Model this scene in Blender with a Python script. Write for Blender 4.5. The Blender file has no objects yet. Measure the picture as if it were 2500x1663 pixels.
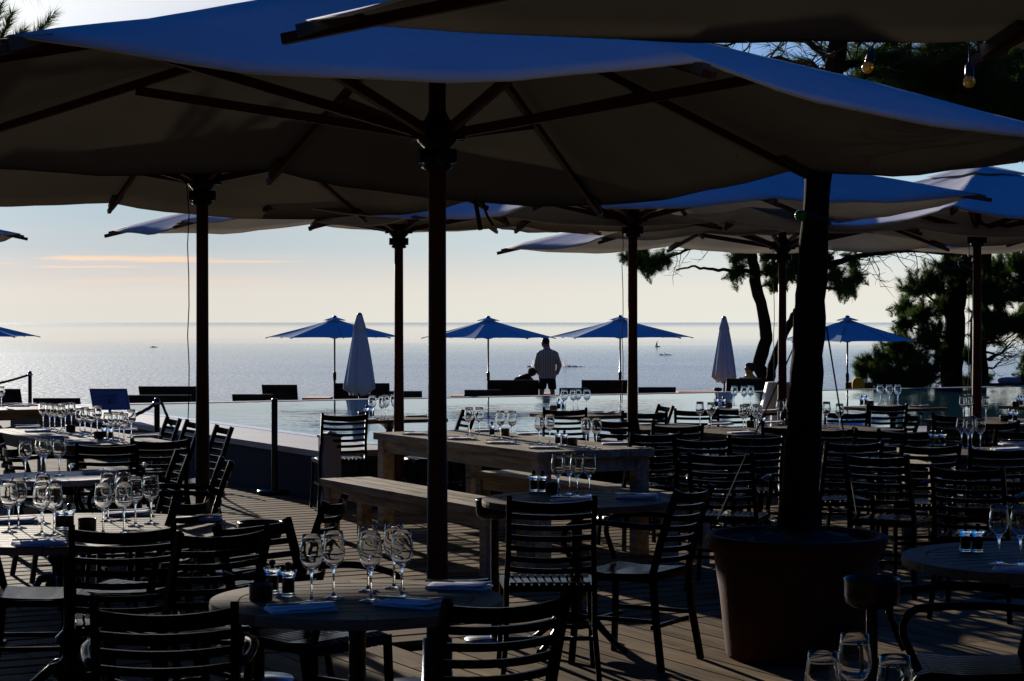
import bpy, math, random
from mathutils import Vector, Matrix, noise
R = math.radians
rnd = random.Random(7)
scene = bpy.context.scene
COL = scene.collection

# ------------------------------------------------------------------ camera
H = 1.64                      # eye height over the deck
F = 4861.0                    # focal length in photo pixels (70 mm on full frame)
HY = 786.0                    # horizon row in the photo
cam_d = bpy.data.cameras.new("Camera")
cam = bpy.data.objects.new("Camera", cam_d)
COL.objects.link(cam)
cam_d.lens = 70.0
cam_d.sensor_width = 36.0
cam_d.clip_start = 0.05
cam_d.clip_end = 200000.0
cam.location = (0, 0, H)
cam.rotation_euler = (R(90 - 0.536), 0, 0)
scene.camera = cam

# ------------------------------------------------------------------ light
SUN_AZ = R(22.0)              # left of the view axis
SUN_EL = R(11.8)
sdir = Vector((-math.sin(SUN_AZ) * math.cos(SUN_EL), math.cos(SUN_AZ) * math.cos(SUN_EL), math.sin(SUN_EL)))
sun_d = bpy.data.lights.new("Sun", 'SUN')
sun_d.energy = 2.55
sun_d.angle = R(0.5)
sun_d.color = (1.0, 0.92, 0.82)
sun = bpy.data.objects.new("Sun", sun_d)
COL.objects.link(sun)
sun.rotation_euler = (-sdir).to_track_quat('-Z', 'Y').to_euler()
scene.view_settings.view_transform = 'Standard'
scene.view_settings.look = 'None'
scene.view_settings.gamma = 1.0
scene.view_settings.exposure = 1.45
scene.cycles.max_bounces = 12
scene.cycles.transparent_max_bounces = 16
scene.cycles.transmission_bounces = 12
scene.cycles.caustics_reflective = False
scene.cycles.caustics_refractive = False
scene.cycles.sample_clamp_indirect = 4.0

# small node helper -------------------------------------------------
class NT:
    def __init__(s, tree):
        s.t = tree
    def n(s, typ, **kw):
        nd = s.t.nodes.new(typ)
        ins = kw.pop('ins', {})
        for k, v in kw.items():
            setattr(nd, k, v)
        for k, v in ins.items():
            s.put(nd.inputs[k], v)
        return nd
    def put(s, inp, v):
        if isinstance(v, bpy.types.NodeSocket):
            s.t.links.new(v, inp)
        elif isinstance(v, (tuple, list)) and len(v) == 3 and inp.type == 'RGBA':
            inp.default_value = (*v, 1)
        else:
            inp.default_value = v
    def m(s, op, a, b=0.0, c=0.0, clamp=False):
        nd = s.t.nodes.new('ShaderNodeMath'); nd.operation = op; nd.use_clamp = clamp
        s.put(nd.inputs[0], a); s.put(nd.inputs[1], b); s.put(nd.inputs[2], c)
        return nd.outputs[0]
    def mr(s, v, a, b, c=0.0, d=1.0, smooth=False):
        nd = s.t.nodes.new('ShaderNodeMapRange')
        if smooth: nd.interpolation_type = 'SMOOTHSTEP'
        s.put(nd.inputs[0], v)
        for i, x in enumerate((a, b, c, d)): s.put(nd.inputs[i + 1], x)
        return nd.outputs[0]
    def mix(s, f, a, b, blend='MIX'):
        nd = s.t.nodes.new('ShaderNodeMix'); nd.data_type = 'RGBA'; nd.blend_type = blend
        s.put(nd.inputs[0], f); s.put(nd.inputs[6], a); s.put(nd.inputs[7], b)
        return nd.outputs[2]
    def ramp(s, v, stops):
        nd = s.t.nodes.new('ShaderNodeValToRGB')
        e = nd.color_ramp.elements
        while len(e) < len(stops): e.new(0.5)
        for el, (p, c) in zip(e, stops):
            el.position = p
            el.color = (*c, 1) if len(c) == 3 else c
        s.put(nd.inputs[0], v)
        return nd.outputs[0]

def s2l(r, g, b, k=1.0):
    f = lambda c: ((c / 255 + 0.055) / 1.055) ** 2.4 if c > 10 else c / 255 / 12.92
    return (f(r) * k, f(g) * k, f(b) * k)

world = bpy.data.worlds.new("World")
scene.world = world
world.use_nodes = True
world.node_tree.nodes.clear()
W = NT(world.node_tree)
tc = W.n('ShaderNodeTexCoord')
sep = W.n('ShaderNodeSeparateXYZ', ins={0: tc.outputs['Generated']})
X, Y, Z = sep.outputs
sky = W.n('ShaderNodeTexSky', sky_type='NISHITA', sun_disc=False, sun_elevation=SUN_EL,
          sun_rotation=-SUN_AZ, altitude=50, air_density=1.0, dust_density=0.6, ozone_density=3.0)
# upper sky: nishita, deep evening blue
deep = W.mix(1.0, sky.outputs[0], (0.015, 0.42, 1.12), 'MULTIPLY')
hs = W.n('ShaderNodeVectorMath', operation='SCALE', ins={0: deep, 'Scale': 0.36})
deep = hs.outputs[0]
az = W.m('ARCTAN2', X, Y)                     # 0 ahead, negative to the left
el = W.m('ARCSINE', Z)
K = 1.07 / (0.1 * 2 ** 1.45)                   # display value -> world value before strength 0.1
t = W.m('MULTIPLY', el, 1 / 0.30, clamp=True)
left = W.ramp(t, [(0.0, s2l(219, 215, 205, K)), (0.05, s2l(220, 213, 204, K)), (0.085, s2l(207, 201, 197, K)), (0.12, s2l(186, 194, 198, K)),
                  (0.19, s2l(172, 189, 199, K)), (0.30, s2l(184, 197, 202, K)), (0.45, s2l(222, 224, 228, K)),
                  (0.60, s2l(238, 239, 240, K)), (0.8, s2l(225, 229, 234, K)), (1.0, s2l(200, 212, 228, K))])
right = W.ramp(t, [(0.0, s2l(227, 226, 216, K)), (0.055, s2l(227, 224, 214, K)), (0.11, s2l(210, 219, 218, K)),
                   (0.19, s2l(186, 211, 220, K)), (0.30, s2l(150, 188, 216, K)), (0.45, s2l(116, 160, 212, K)),
                   (0.60, s2l(88, 134, 200, K)), (0.8, s2l(52, 92, 170, K)), (1.0, s2l(36, 68, 140, K))])
lr = W.mr(az, -0.30, 0.20, smooth=True)
low = W.mix(lr, left, right)
# thin streaky cirrus
cv = W.n('ShaderNodeCombineXYZ', ins={0: W.m('MULTIPLY', az, 5.0), 1: W.m('MULTIPLY', el, 85.0), 2: 0.0})
cn = W.n('ShaderNodeTexNoise', ins={'Vector': cv.outputs[0], 'Scale': 1.0, 'Detail': 6.0, 'Roughness': 0.55})
cirrus = W.m('MULTIPLY', W.mr(cn.outputs[0], 0.48, 0.72), W.mr(el, 0.004, 0.02))
cirrus = W.m('MULTIPLY', cirrus, 0.22)
low = W.mix(cirrus, low, s2l(232, 218, 206, K))
def streak(az0, az1, e0, w, strength):
    """one long thin lit cloud streak at a given azimuth span and elevation"""
    global low
    wob = W.n('ShaderNodeTexNoise', ins={'Vector': W.n('ShaderNodeCombineXYZ', ins={0: W.m('MULTIPLY', az, 45.0), 1: e0 * 900}).outputs[0], 'Scale': 1.0, 'Detail': 4.0})
    off = W.m('ADD', W.m('MULTIPLY', W.m('SUBTRACT', wob.outputs[0], 0.5), w * 1.6), e0)
    d = W.m('ABSOLUTE', W.m('SUBTRACT', el, off))
    hm = W.m('MULTIPLY', W.mr(az, az0, az0 + (az1 - az0) * 0.25, smooth=True), W.mr(az, az0 + (az1 - az0) * 0.65, az1, 1.0, 0.0, smooth=True))
    body = W.mr(d, 0.0, W.m('ADD', W.m('MULTIPLY', hm, w), 0.00005), 1.0, 0.0, smooth=True)
    f = W.m('MULTIPLY', W.m('MULTIPLY', body, hm), strength, clamp=True)
    low = W.mix(f, low, s2l(247, 214, 183, K))
streak(-0.245, -0.13, 0.0312, 0.0020, 0.95)
streak(-0.20, -0.09, 0.0300, 0.0008, 0.8)
streak(-0.245, -0.17, 0.0270, 0.0007, 0.7)
streak(-0.30, -0.235, 0.0282, 0.0008, 0.6)
streak(-0.245, -0.09, 0.0205, 0.0022, 0.25)
# haze glow round the sun
dt = W.n('ShaderNodeVectorMath', operation='DOT_PRODUCT', ins={0: tc.outputs['Generated'], 1: tuple(sdir)})
glow = W.m('POWER', W.mr(dt.outputs['Value'], 0.955, 1.0), 2.5)
gl = W.n('ShaderNodeVectorMath', operation='SCALE', ins={0: (1.6, 1.6, 1.6), 'Scale': glow})
# the bright low band only lies over the sea (seaward half), fading to the deep blue elsewhere
seaward = W.mr(W.m('ABSOLUTE', W.m('ADD', az, 0.12)), 0.42, 0.78, 1.0, 0.0, smooth=True)
band = W.m('MULTIPLY', W.mr(el, 0.20, 0.42, 1.0, 0.0, smooth=True), seaward)
skycol = W.mix(band, deep, low)
# unseen dark land added behind and beside, made tall to cut skylight
land = W.m('MULTIPLY', W.mr(Y, 0.55, 0.15), W.mr(el, 0.30, 0.55, 1.0, 0.0))
skycol = W.mix(land, skycol, (0.01, 0.012, 0.010))
fin = W.n('ShaderNodeVectorMath', operation='ADD', ins={0: skycol, 1: gl.outputs[0]})
bg = W.n('ShaderNodeBackground', ins={'Color': fin.outputs[0], 'Strength': 0.1})
wo = W.n('ShaderNodeOutputWorld')
world.node_tree.links.new(bg.outputs[0], wo.inputs[0])

# ------------------------------------------------------------------ helpers
TH = R(28.0)
UX, VX = Vector((math.cos(TH), math.sin(TH), 0)), Vector((-math.sin(TH), math.cos(TH), 0))
def uv(u, v, z=0.0):
    return UX * u + VX * v + Vector((0, 0, z))
def at(px, py, z):
    """point of the horizontal plane z seen at photo pixel (px, py)"""
    d = (H - z) * F / (py - HY)
    return Vector(((px - 1250.0) / F * d, d, z))
def atd(px, py, d):
    """point at distance d seen at photo pixel (px, py)"""
    return Vector(((px - 1250.0) / F * d, d, H - (py - HY) / F * d))

class MB:
    def __init__(s):
        s.v = []; s.f = []; s.sm = []; s.mi = []
    def add(s, vs, fs, smooth=False, mi=0):
        o = len(s.v)
        s.v += [tuple(p) for p in vs]
        s.f += [tuple(i + o for i in f) for f in fs]
        s.sm += [smooth] * len(fs); s.mi += [mi] * len(fs)
        return s
    def box(s, c, size, rot=0.0, mi=0):
        """axis box centred at c; rot about z"""
        hx, hy, hz = size[0] / 2, size[1] / 2, size[2] / 2
        ca, sa = math.cos(rot), math.sin(rot)
        vs = []
        for dz in (-hz, hz):
            for dx, dy in ((-hx, -hy), (hx, -hy), (hx, hy), (-hx, hy)):
                vs.append((c[0] + dx * ca - dy * sa, c[1] + dx * sa + dy * ca, c[2] + dz))
        s.add(vs, [(3, 2, 1, 0), (4, 5, 6, 7), (0, 1, 5, 4), (1, 2, 6, 5), (2, 3, 7, 6), (3, 0, 4, 7)], False, mi)
        return s
    def beam(s, a, b, w, h, up=(0, 0, 1), mi=0, w2=None, h2=None):
        """rectangular bar from a to b"""
        a, b = Vector(a), Vector(b)
        d = (b - a).normalized()
        up = Vector(up)
        if abs(d.dot(up)) > 0.98: up = Vector((0, 1, 0))
        x = d.cross(up).normalized(); y = x.cross(d).normalized()
        vs = []
        for p, ww, hh in ((a, w, h), (b, w2 or w, h2 or h)):
            for i, j in ((-1, -1), (1, -1), (1, 1), (-1, 1)):
                vs.append(p + x * ww / 2 * i + y * hh / 2 * j)
        s.add(vs, [(0, 1, 2, 3), (7, 6, 5, 4), (0, 4, 5, 1), (1, 5, 6, 2), (2, 6, 7, 3), (3, 7, 4, 0)], False, mi)
        return s
    def tube(s, pts, r, n=8, mi=0, cap=True, flat=1.0):
        """round tube along pts, radius r or list of radii"""
        pts = [Vector(p) for p in pts]
        rs = r if isinstance(r, (list, tuple)) else [r] * len(pts)
        vs = []; fs = []
        prev = None
        for i, p in enumerate(pts):
            d = (pts[min(i + 1, len(pts) - 1)] - pts[max(i - 1, 0)])
            d = d.normalized() if d.length > 1e-9 else Vector((0, 0, 1))
            if prev is None:
                ref = Vector((0, 0, 1)) if abs(d.z) < 0.9 else Vector((1, 0, 0))
                x = d.cross(ref).normalized()
            else:
                x = (prev - d * prev.dot(d)).normalized()
            prev = x
            y = d.cross(x)
            for k in range(n):
                a = 2 * math.pi * k / n
                vs.append(p + (x * math.cos(a) + y * math.sin(a) * flat) * rs[i])
        for i in range(len(pts) - 1):
            for k in range(n):
                k2 = (k + 1) % n
                fs.append((i * n + k, i * n + k2, (i + 1) * n + k2, (i + 1) * n + k))
        s.add(vs, fs, True, mi)
        if cap:
            o = len(s.v) - len(vs)
            s.f.append(tuple(o + k for k in reversed(range(n)))); s.sm.append(False); s.mi.append(mi)
            m = (len(pts) - 1) * n
            s.f.append(tuple(o + m + k for k in range(n))); s.sm.append(False); s.mi.append(mi)
        return s
    def lathe(s, prof, c=(0, 0, 0), n=24, mi=0, closed=False, smooth=True, sx=1.0, sy=1.0):
        """spin (r, z) profile round z"""
        vs = []; fs = []
        for r_, z_ in prof:
            for k in range(n):
                a = 2 * math.pi * k / n
                vs.append((c[0] + r_ * math.cos(a) * sx, c[1] + r_ * math.sin(a) * sy, c[2] + z_))
        m = len(prof)
        for i in range(m - 1 + (1 if closed else 0)):
            j = (i + 1) % m
            for k in range(n):
                k2 = (k + 1) % n
                fs.append((i * n + k, i * n + k2, j * n + k2, j * n + k))
        s.add(vs, fs, smooth, mi)
        return s
    def build(s, name, mat, parent=None, loc=None):
        me = bpy.data.meshes.new(name)
        me.from_pydata(s.v, [], s.f)
        me.polygons.foreach_set('use_smooth', s.sm)
        mats = mat if isinstance(mat, (list, tuple)) else [mat]
        for m in mats: me.materials.append(m)
        if len(mats) > 1: me.polygons.foreach_set('material_index', s.mi)
        me.validate(); me.update()
        o = bpy.data.objects.new(name, me)
        COL.objects.link(o)
        if parent: o.parent = parent
        if loc is not None: o.location = loc
        return o

def tag(o, label=None, cat=None, group=None, kind=None):
    if label: o['label'] = label
    if cat: o['category'] = cat
    if group: o['group'] = group
    if kind: o['kind'] = kind
    return o
def empty(name, loc, rz=0.0, label=None, cat=None, group=None):
    o = bpy.data.objects.new(name, None)
    o.empty_display_size = 0.1
    COL.objects.link(o)
    o.location = loc; o.rotation_euler = (0, 0, rz)
    return tag(o, label, cat, group)
KIDS = {}
def dup(o, parent=None):
    """copy a thing with its parts and sub-parts"""
    c = o.copy(); COL.objects.link(c); c.parent = parent
    if o.name not in KIDS: KIDS[o.name] = list(o.children)
    for ch in KIDS[o.name]: dup(ch, c)
    return c
class Proto:
    """first use moves the prototype itself, later uses copy it"""
    def __init__(s, maker): s.maker = maker; s.o = None
    def put(s, loc, rz, label, cat, group=None, scale=None):
        if s.o is None:
            s.o = s.maker(); o = s.o
        else:
            o = dup(s.o)
        o.location = loc; o.rotation_euler = (0, 0, rz)
        if scale: o.scale = (scale,) * 3
        return tag(o, label, cat, group)
ORD = ['first', 'second', 'third', 'fourth', 'fifth', 'sixth', 'seventh', 'eighth', 'ninth', 'tenth', 'eleventh', 'twelfth', 'thirteenth', 'fourteenth', 'fifteenth', 'sixteenth', 'seventeenth', 'eighteenth', 'nineteenth', 'twentieth']

# ------------------------------------------------------------------ materials
def mat(name, color, rough=0.6, metal=0.0, spec=0.5, var=0.0, scale=8.0, bump=0.0, bscale=40.0, coord='Object', stretch=None, trans=0.0, rand=0.0):
    m = bpy.data.materials.new(name); m.use_nodes = True
    N = NT(m.node_tree)
    b = m.node_tree.nodes['Principled BSDF']
    b.inputs['Base Color'].default_value = (*color, 1)
    b.inputs['Roughness'].default_value = rough
    b.inputs['Metallic'].default_value = metal
    b.inputs['Specular IOR Level'].default_value = spec
    tcn = N.n('ShaderNodeTexCoord')
    vec = tcn.outputs[coord]
    if stretch:
        mp = N.n('ShaderNodeMapping', ins={'Vector': vec, 'Scale': stretch}); vec = mp.outputs[0]
    col = color
    if var:
        no = N.n('ShaderNodeTexNoise', ins={'Vector': vec, 'Scale': scale, 'Detail': 5.0, 'Roughness': 0.6})
        f = N.mr(no.outputs[0], 0.3, 0.7, 1 - var, 1 + var)
        sc_ = N.n('ShaderNodeVectorMath', operation='SCALE', ins={0: color, 'Scale': f})
        col = sc_.outputs[0]
    if rand:
        g = N.n('ShaderNodeNewGeometry')
        f = N.mr(g.outputs['Random Per Island'], 0, 1, 1 - rand, 1 + rand)
        sc_ = N.n('ShaderNodeVectorMath', operation='SCALE', ins={0: col, 'Scale': f})
        col = sc_.outputs[0]
    if var or rand:
        N.put(b.inputs['Base Color'], col)
    if bump:
        no2 = N.n('ShaderNodeTexNoise', ins={'Vector': vec, 'Scale': bscale, 'Detail': 4.0})
        bp = N.n('ShaderNodeBump', ins={'Strength': bump, 'Distance': 0.01, 'Height': no2.outputs[0]})
        N.put(b.inputs['Normal'], bp.outputs[0])
    return m

def wood_mat(name, c1, c2, rough=0.55, along='X', grain=14.0, rand=0.25, bump=0.35, spec=0.12):
    """weathered boards: grain stretched along one object axis"""
    m = bpy.data.materials.new(name); m.use_nodes = True
    N = NT(m.node_tree); b = m.node_tree.nodes['Principled BSDF']
    b.inputs['Specular IOR Level'].default_value = spec
    tcn = N.n('ShaderNodeTexCoord')
    g = N.n('ShaderNodeNewGeometry')
    off = N.n('ShaderNodeVectorMath', operation='SCALE', ins={0: (13.1, 7.7, 3.3), 'Scale': g.outputs['Random Per Island']})
    ad = N.n('ShaderNodeVectorMath', operation='ADD', ins={0: tcn.outputs['Object'], 1: off.outputs[0]})
    st = {'X': (0.07, 1, 1), 'Y': (1, 0.07, 1), 'Z': (1, 1, 0.07)}[along]
    mp = N.n('ShaderNodeMapping', ins={'Vector': ad.outputs[0], 'Scale': st})
    n1 = N.n('ShaderNodeTexNoise', ins={'Vector': mp.outputs[0], 'Scale': grain * 3, 'Detail': 7.0, 'Roughness': 0.65, 'Distortion': 0.8})
    mp2 = N.n('ShaderNodeMapping', ins={'Vector': ad.outputs[0], 'Scale': tuple(0.3 if q < 1 else 1 for q in st)})
    n2 = N.n('ShaderNodeTexNoise', ins={'Vector': mp2.outputs[0], 'Scale': 3.2, 'Detail': 4.0, 'Distortion': 1.2})
    f = N.m('ADD', N.m('MULTIPLY', n1.outputs[0], 0.7), N.m('MULTIPLY', n2.outputs[0], 0.5))
    f = N.mr(f, 0.42, 0.78)
    col = N.mix(f, c1, c2)
    k = N.mr(g.outputs['Random Per Island'], 0, 1, 1 - rand, 1 + rand)
    sc_ = N.n('ShaderNodeVectorMath', operation='SCALE', ins={0: col, 'Scale': k})
    N.put(b.inputs['Base Color'], sc_.outputs[0])
    N.put(b.inputs['Roughness'], N.mr(n1.outputs[0], 0.3, 0.7, rough - 0.12, rough + 0.12))
    bp = N.n('ShaderNodeBump', ins={'Strength': bump, 'Distance': 0.004, 'Height': n1.outputs[0]})
    N.put(b.inputs['Normal'], bp.outputs[0])
    return m

def cloth_mat(name, color, trans=(0.5, 0.38, 0.24), tfac=0.03, underside_shade=None, rough=0.9, var=0.08):
    m = bpy.data.materials.new(name); m.use_nodes = True
    m.node_tree.nodes.clear()
    N = NT(m.node_tree)
    tcn = N.n('ShaderNodeTexCoord')
    n1 = N.n('ShaderNodeTexNoise', ins={'Vector': tcn.outputs['Object'], 'Scale': 1.6, 'Detail': 5.0, 'Roughness': 0.65})
    f = N.mr(n1.outputs[0], 0.3, 0.7, 1 - var, 1 + var)
    if underside_shade:      # underside shade painted in as a darker backface colour
        gm = N.n('ShaderNodeNewGeometry'); color = N.mix(gm.outputs['Backfacing'], color, underside_shade)
    c = N.n('ShaderNodeVectorMath', operation='SCALE', ins={0: color, 'Scale': f}).outputs[0]
    ct = N.n('ShaderNodeVectorMath', operation='SCALE', ins={0: trans, 'Scale': N.mr(n1.outputs[0], 0.3, 0.7, 1 - 2 * var, 1 + 2 * var)}).outputs[0]
    mp = N.n('ShaderNodeMapping', ins={'Vector': tcn.outputs['Object'], 'Scale': (1, 1, 6)})
    n2 = N.n('ShaderNodeTexNoise', ins={'Vector': mp.outputs[0], 'Scale': 5.0, 'Detail': 3.0})
    bp = N.n('ShaderNodeBump', ins={'Strength': 0.12, 'Distance': 0.01, 'Height': n2.outputs[0]})
    dif = N.n('ShaderNodeBsdfDiffuse', ins={'Color': c, 'Normal': bp.outputs[0]})
    tr = N.n('ShaderNodeBsdfTranslucent', ins={'Color': ct, 'Normal': bp.outputs[0]})
    mx = N.n('ShaderNodeMixShader', ins={0: tfac, 1: dif.outputs[0], 2: tr.outputs[0]})
    out = N.n('ShaderNodeOutputMaterial')
    m.node_tree.links.new(mx.outputs[0], out.inputs[0])
    return m

M = {}
M['deck'] = wood_mat('deck_boards', (0.06, 0.038, 0.018), (0.25, 0.18, 0.10), 0.75, 'X', grain=9, rand=0.28, spec=0.02)
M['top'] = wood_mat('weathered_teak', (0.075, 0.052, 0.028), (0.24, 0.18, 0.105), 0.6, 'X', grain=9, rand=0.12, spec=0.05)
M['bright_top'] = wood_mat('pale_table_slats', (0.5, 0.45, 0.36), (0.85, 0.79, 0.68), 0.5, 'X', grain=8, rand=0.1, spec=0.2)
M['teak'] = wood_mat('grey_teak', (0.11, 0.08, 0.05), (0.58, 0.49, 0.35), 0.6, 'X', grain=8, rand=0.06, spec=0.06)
M['mahogany'] = mat('red_brown_wood', (0.07, 0.014, 0.005), 0.5, spec=0.25, var=0.2, scale=5, stretch=(12, 12, 1))
M['canvas'] = cloth_mat('canvas', (0.60, 0.60, 0.62), (0.60, 0.50, 0.34), 0.010, underside_shade=(0.19, 0.182, 0.16))
M['taupe'] = mat('taupe_webbing', (0.10, 0.09, 0.075), 0.95, spec=0.1)
M['canvas_lit'] = cloth_mat('lit_canvas_copy', (0.60, 0.60, 0.62), (0.72, 0.62, 0.48), 0.05, underside_shade=(0.42, 0.39, 0.35))  # lit copy of the canvas: light off the water put into its colour
M['canvas_sun'] = cloth_mat('parasol_cloth', (0.52, 0.63, 0.74), (0.26, 0.38, 0.55), 0.12, var=0.05)
M['iron'] = mat('black_iron', (0.003, 0.003, 0.003), 0.35, spec=0.25, bump=0.1, bscale=60)
M['chair'] = mat('black_lacquer', (0.002, 0.002, 0.002), 0.2, spec=0.05, bump=0.05, bscale=30)
M['dark'] = mat('dark_paint', (0.01, 0.01, 0.011), 0.5)
M['steel'] = mat('steel', (0.45, 0.45, 0.47), 0.22, metal=1.0, bump=0.03)
M['black_metal'] = mat('black_metal', (0.012, 0.011, 0.010), 0.3, metal=0.3)
M['stone'] = mat('grey_coping', (0.36, 0.33, 0.29), 0.6, var=0.15, scale=3, bump=0.2, bscale=30)
M['lip'] = mat('white_glare_lip', (0.85, 0.85, 0.82), 0.35, spec=0.8, bump=0.5, bscale=25)  # white stands in for sun glare on the overflowing water film
M['wall'] = mat('pool_wall', (0.05, 0.05, 0.055), 0.8, spec=0.1, var=0.2, scale=2)
M['ground'] = mat('terrace_ground', (0.10, 0.09, 0.07), 0.95, var=0.3, scale=0.8, bump=0.3)
M['subsoil'] = mat('dark_subsoil', (0.012, 0.010, 0.008), 1.0, spec=0.1, var=0.3, scale=2)
M['bark'] = mat('pine_bark', (0.02, 0.013, 0.010), 0.95, spec=0.05, var=0.4, scale=14, bump=1.0, bscale=22, stretch=(1, 1, 0.35))
M['twig'] = mat('bare_twig', (0.045, 0.035, 0.028), 0.9)
M['cream'] = cloth_mat('napkin_cloth', (0.80, 0.80, 0.84), (0.5, 0.5, 0.5), 0.03)
M['mat_orange'] = mat('orange_cushion', (0.62, 0.24, 0.12), 0.9)
M['yellow'] = mat('yellow_cloth', (0.75, 0.48, 0.02), 0.9)
M['lavender'] = mat('lavender_towel', (0.35, 0.36, 0.52), 0.95, bump=0.3)
M['grey_cloth'] = mat('grey_cushion', (0.28, 0.28, 0.30), 0.95, var=0.1)
M['lounger'] = wood_mat('dark_teak', (0.018, 0.016, 0.014), (0.06, 0.052, 0.045), 0.6, 'X', grain=7, rand=0.1)
M['skin'] = mat('skin', (0.38, 0.20, 0.13), 0.55, var=0.08)
M['hair'] = mat('dark_hair', (0.02, 0.015, 0.012), 0.6, bump=0.6, bscale=80)
M['navy'] = mat('navy_cloth', (0.015, 0.018, 0.035), 0.95)
M['black_cloth'] = mat('black_cloth', (0.012, 0.010, 0.010), 0.95)
M['olive'] = mat('olive_cap', (0.045, 0.050, 0.035), 0.95)
M['soil'] = mat('potting_soil', (0.02, 0.013, 0.008), 1.0, bump=1.0, bscale=30)
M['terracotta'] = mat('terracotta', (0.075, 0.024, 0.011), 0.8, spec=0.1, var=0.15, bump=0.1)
M['rope'] = mat('rope', (0.05, 0.045, 0.04), 0.95, bump=0.6, bscale=60)
M['cord'] = mat('cord', (0.03, 0.03, 0.03), 0.8)
M['lampshade'] = mat('white_polyethylene', (0.62, 0.60, 0.56), 0.45, spec=0.4)
M['sign'] = mat('navy_sign', (0.075, 0.13, 0.32), 0.5)
M['signframe'] = mat('navy_sign_frame', (0.04, 0.075, 0.20), 0.5)
M['ink'] = mat('dark_lettering', (0.012, 0.02, 0.06), 0.6)
M['white'] = mat('white_paint', (0.7, 0.7, 0.7), 0.5)
M['post'] = mat('bollard_paint', (0.16, 0.16, 0.22), 0.5)
M['salt'] = mat('salt', (0.55, 0.53, 0.50), 0.9, bump=0.5, bscale=300)
M['pepper'] = mat('peppercorns', (0.02, 0.015, 0.012), 0.8, bump=1.0, bscale=250)
M['foam'] = cloth_mat('sea_foam', (0.9, 0.9, 0.9), (0.95, 0.95, 0.95), 0.7)
M['tin'] = mat('dark_pot', (0.035, 0.022, 0.014), 0.35, spec=0.5, var=0.3, scale=30)

def glass_mat(name, color=(1, 1, 1), rough=0.0, ior=1.47):
    m = bpy.data.materials.new(name); m.use_nodes = True
    b = m.node_tree.nodes['Principled BSDF']
    N = NT(m.node_tree)
    b.inputs['Base Color'].default_value = (*color, 1)
    b.inputs['Roughness'].default_value = rough
    b.inputs['IOR'].default_value = ior
    b.inputs['Transmission Weight'].default_value = 1.0
    return m
M['glass'] = glass_mat('clear_glass', (0.97, 0.98, 0.98))
M['amber'] = mat('amber_glass', (0.75, 0.32, 0.01), 0.15, spec=0.6)
for k_ in ('amber',): M[k_].node_tree.nodes['Principled BSDF'].inputs['Transmission Weight'].default_value = 0.45
M['green'] = mat('green_glass', (0.01, 0.30, 0.02), 0.15, spec=0.6)

def needle_mat():
    m = bpy.data.materials.new('pine_needles'); m.use_nodes = True
    m.node_tree.nodes.clear()
    N = NT(m.node_tree)
    tcn = N.n('ShaderNodeTexCoord')
    n1 = N.n('ShaderNodeTexNoise', ins={'Vector': tcn.outputs['Object'], 'Scale': 2.0, 'Detail': 3.0})
    c = N.mix(N.mr(n1.outputs[0], 0.35, 0.65), (0.025, 0.045, 0.012), (0.07, 0.10, 0.03))
    dif = N.n('ShaderNodeBsdfDiffuse', ins={'Color': c})
    tr = N.n('ShaderNodeBsdfTranslucent', ins={'Color': (0.10, 0.17, 0.03)})
    mx = N.n('ShaderNodeMixShader', ins={0: 0.22, 1: dif.outputs[0], 2: tr.outputs[0]})
    out = N.n('ShaderNodeOutputMaterial')
    m.node_tree.links.new(mx.outputs[0], out.inputs[0])
    return m
M['needle'] = needle_mat()

def stripe_mat():
    m = mat('striped_shirt', (0.5, 0.5, 0.55), 0.9)
    N = NT(m.node_tree); b = m.node_tree.nodes['Principled BSDF']
    tcn = N.n('ShaderNodeTexCoord')
    sp = N.n('ShaderNodeSeparateXYZ', ins={0: tcn.outputs['Object']})
    f = N.m('FRACT', N.m('MULTIPLY', sp.outputs[0], 26.0))
    g = N.m('GREATER_THAN', f, 0.62)
    N.put(b.inputs['Base Color'], N.mix(g, (0.72, 0.72, 0.78), (0.10, 0.11, 0.18)))
    return m
M['stripe'] = stripe_mat()

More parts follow.
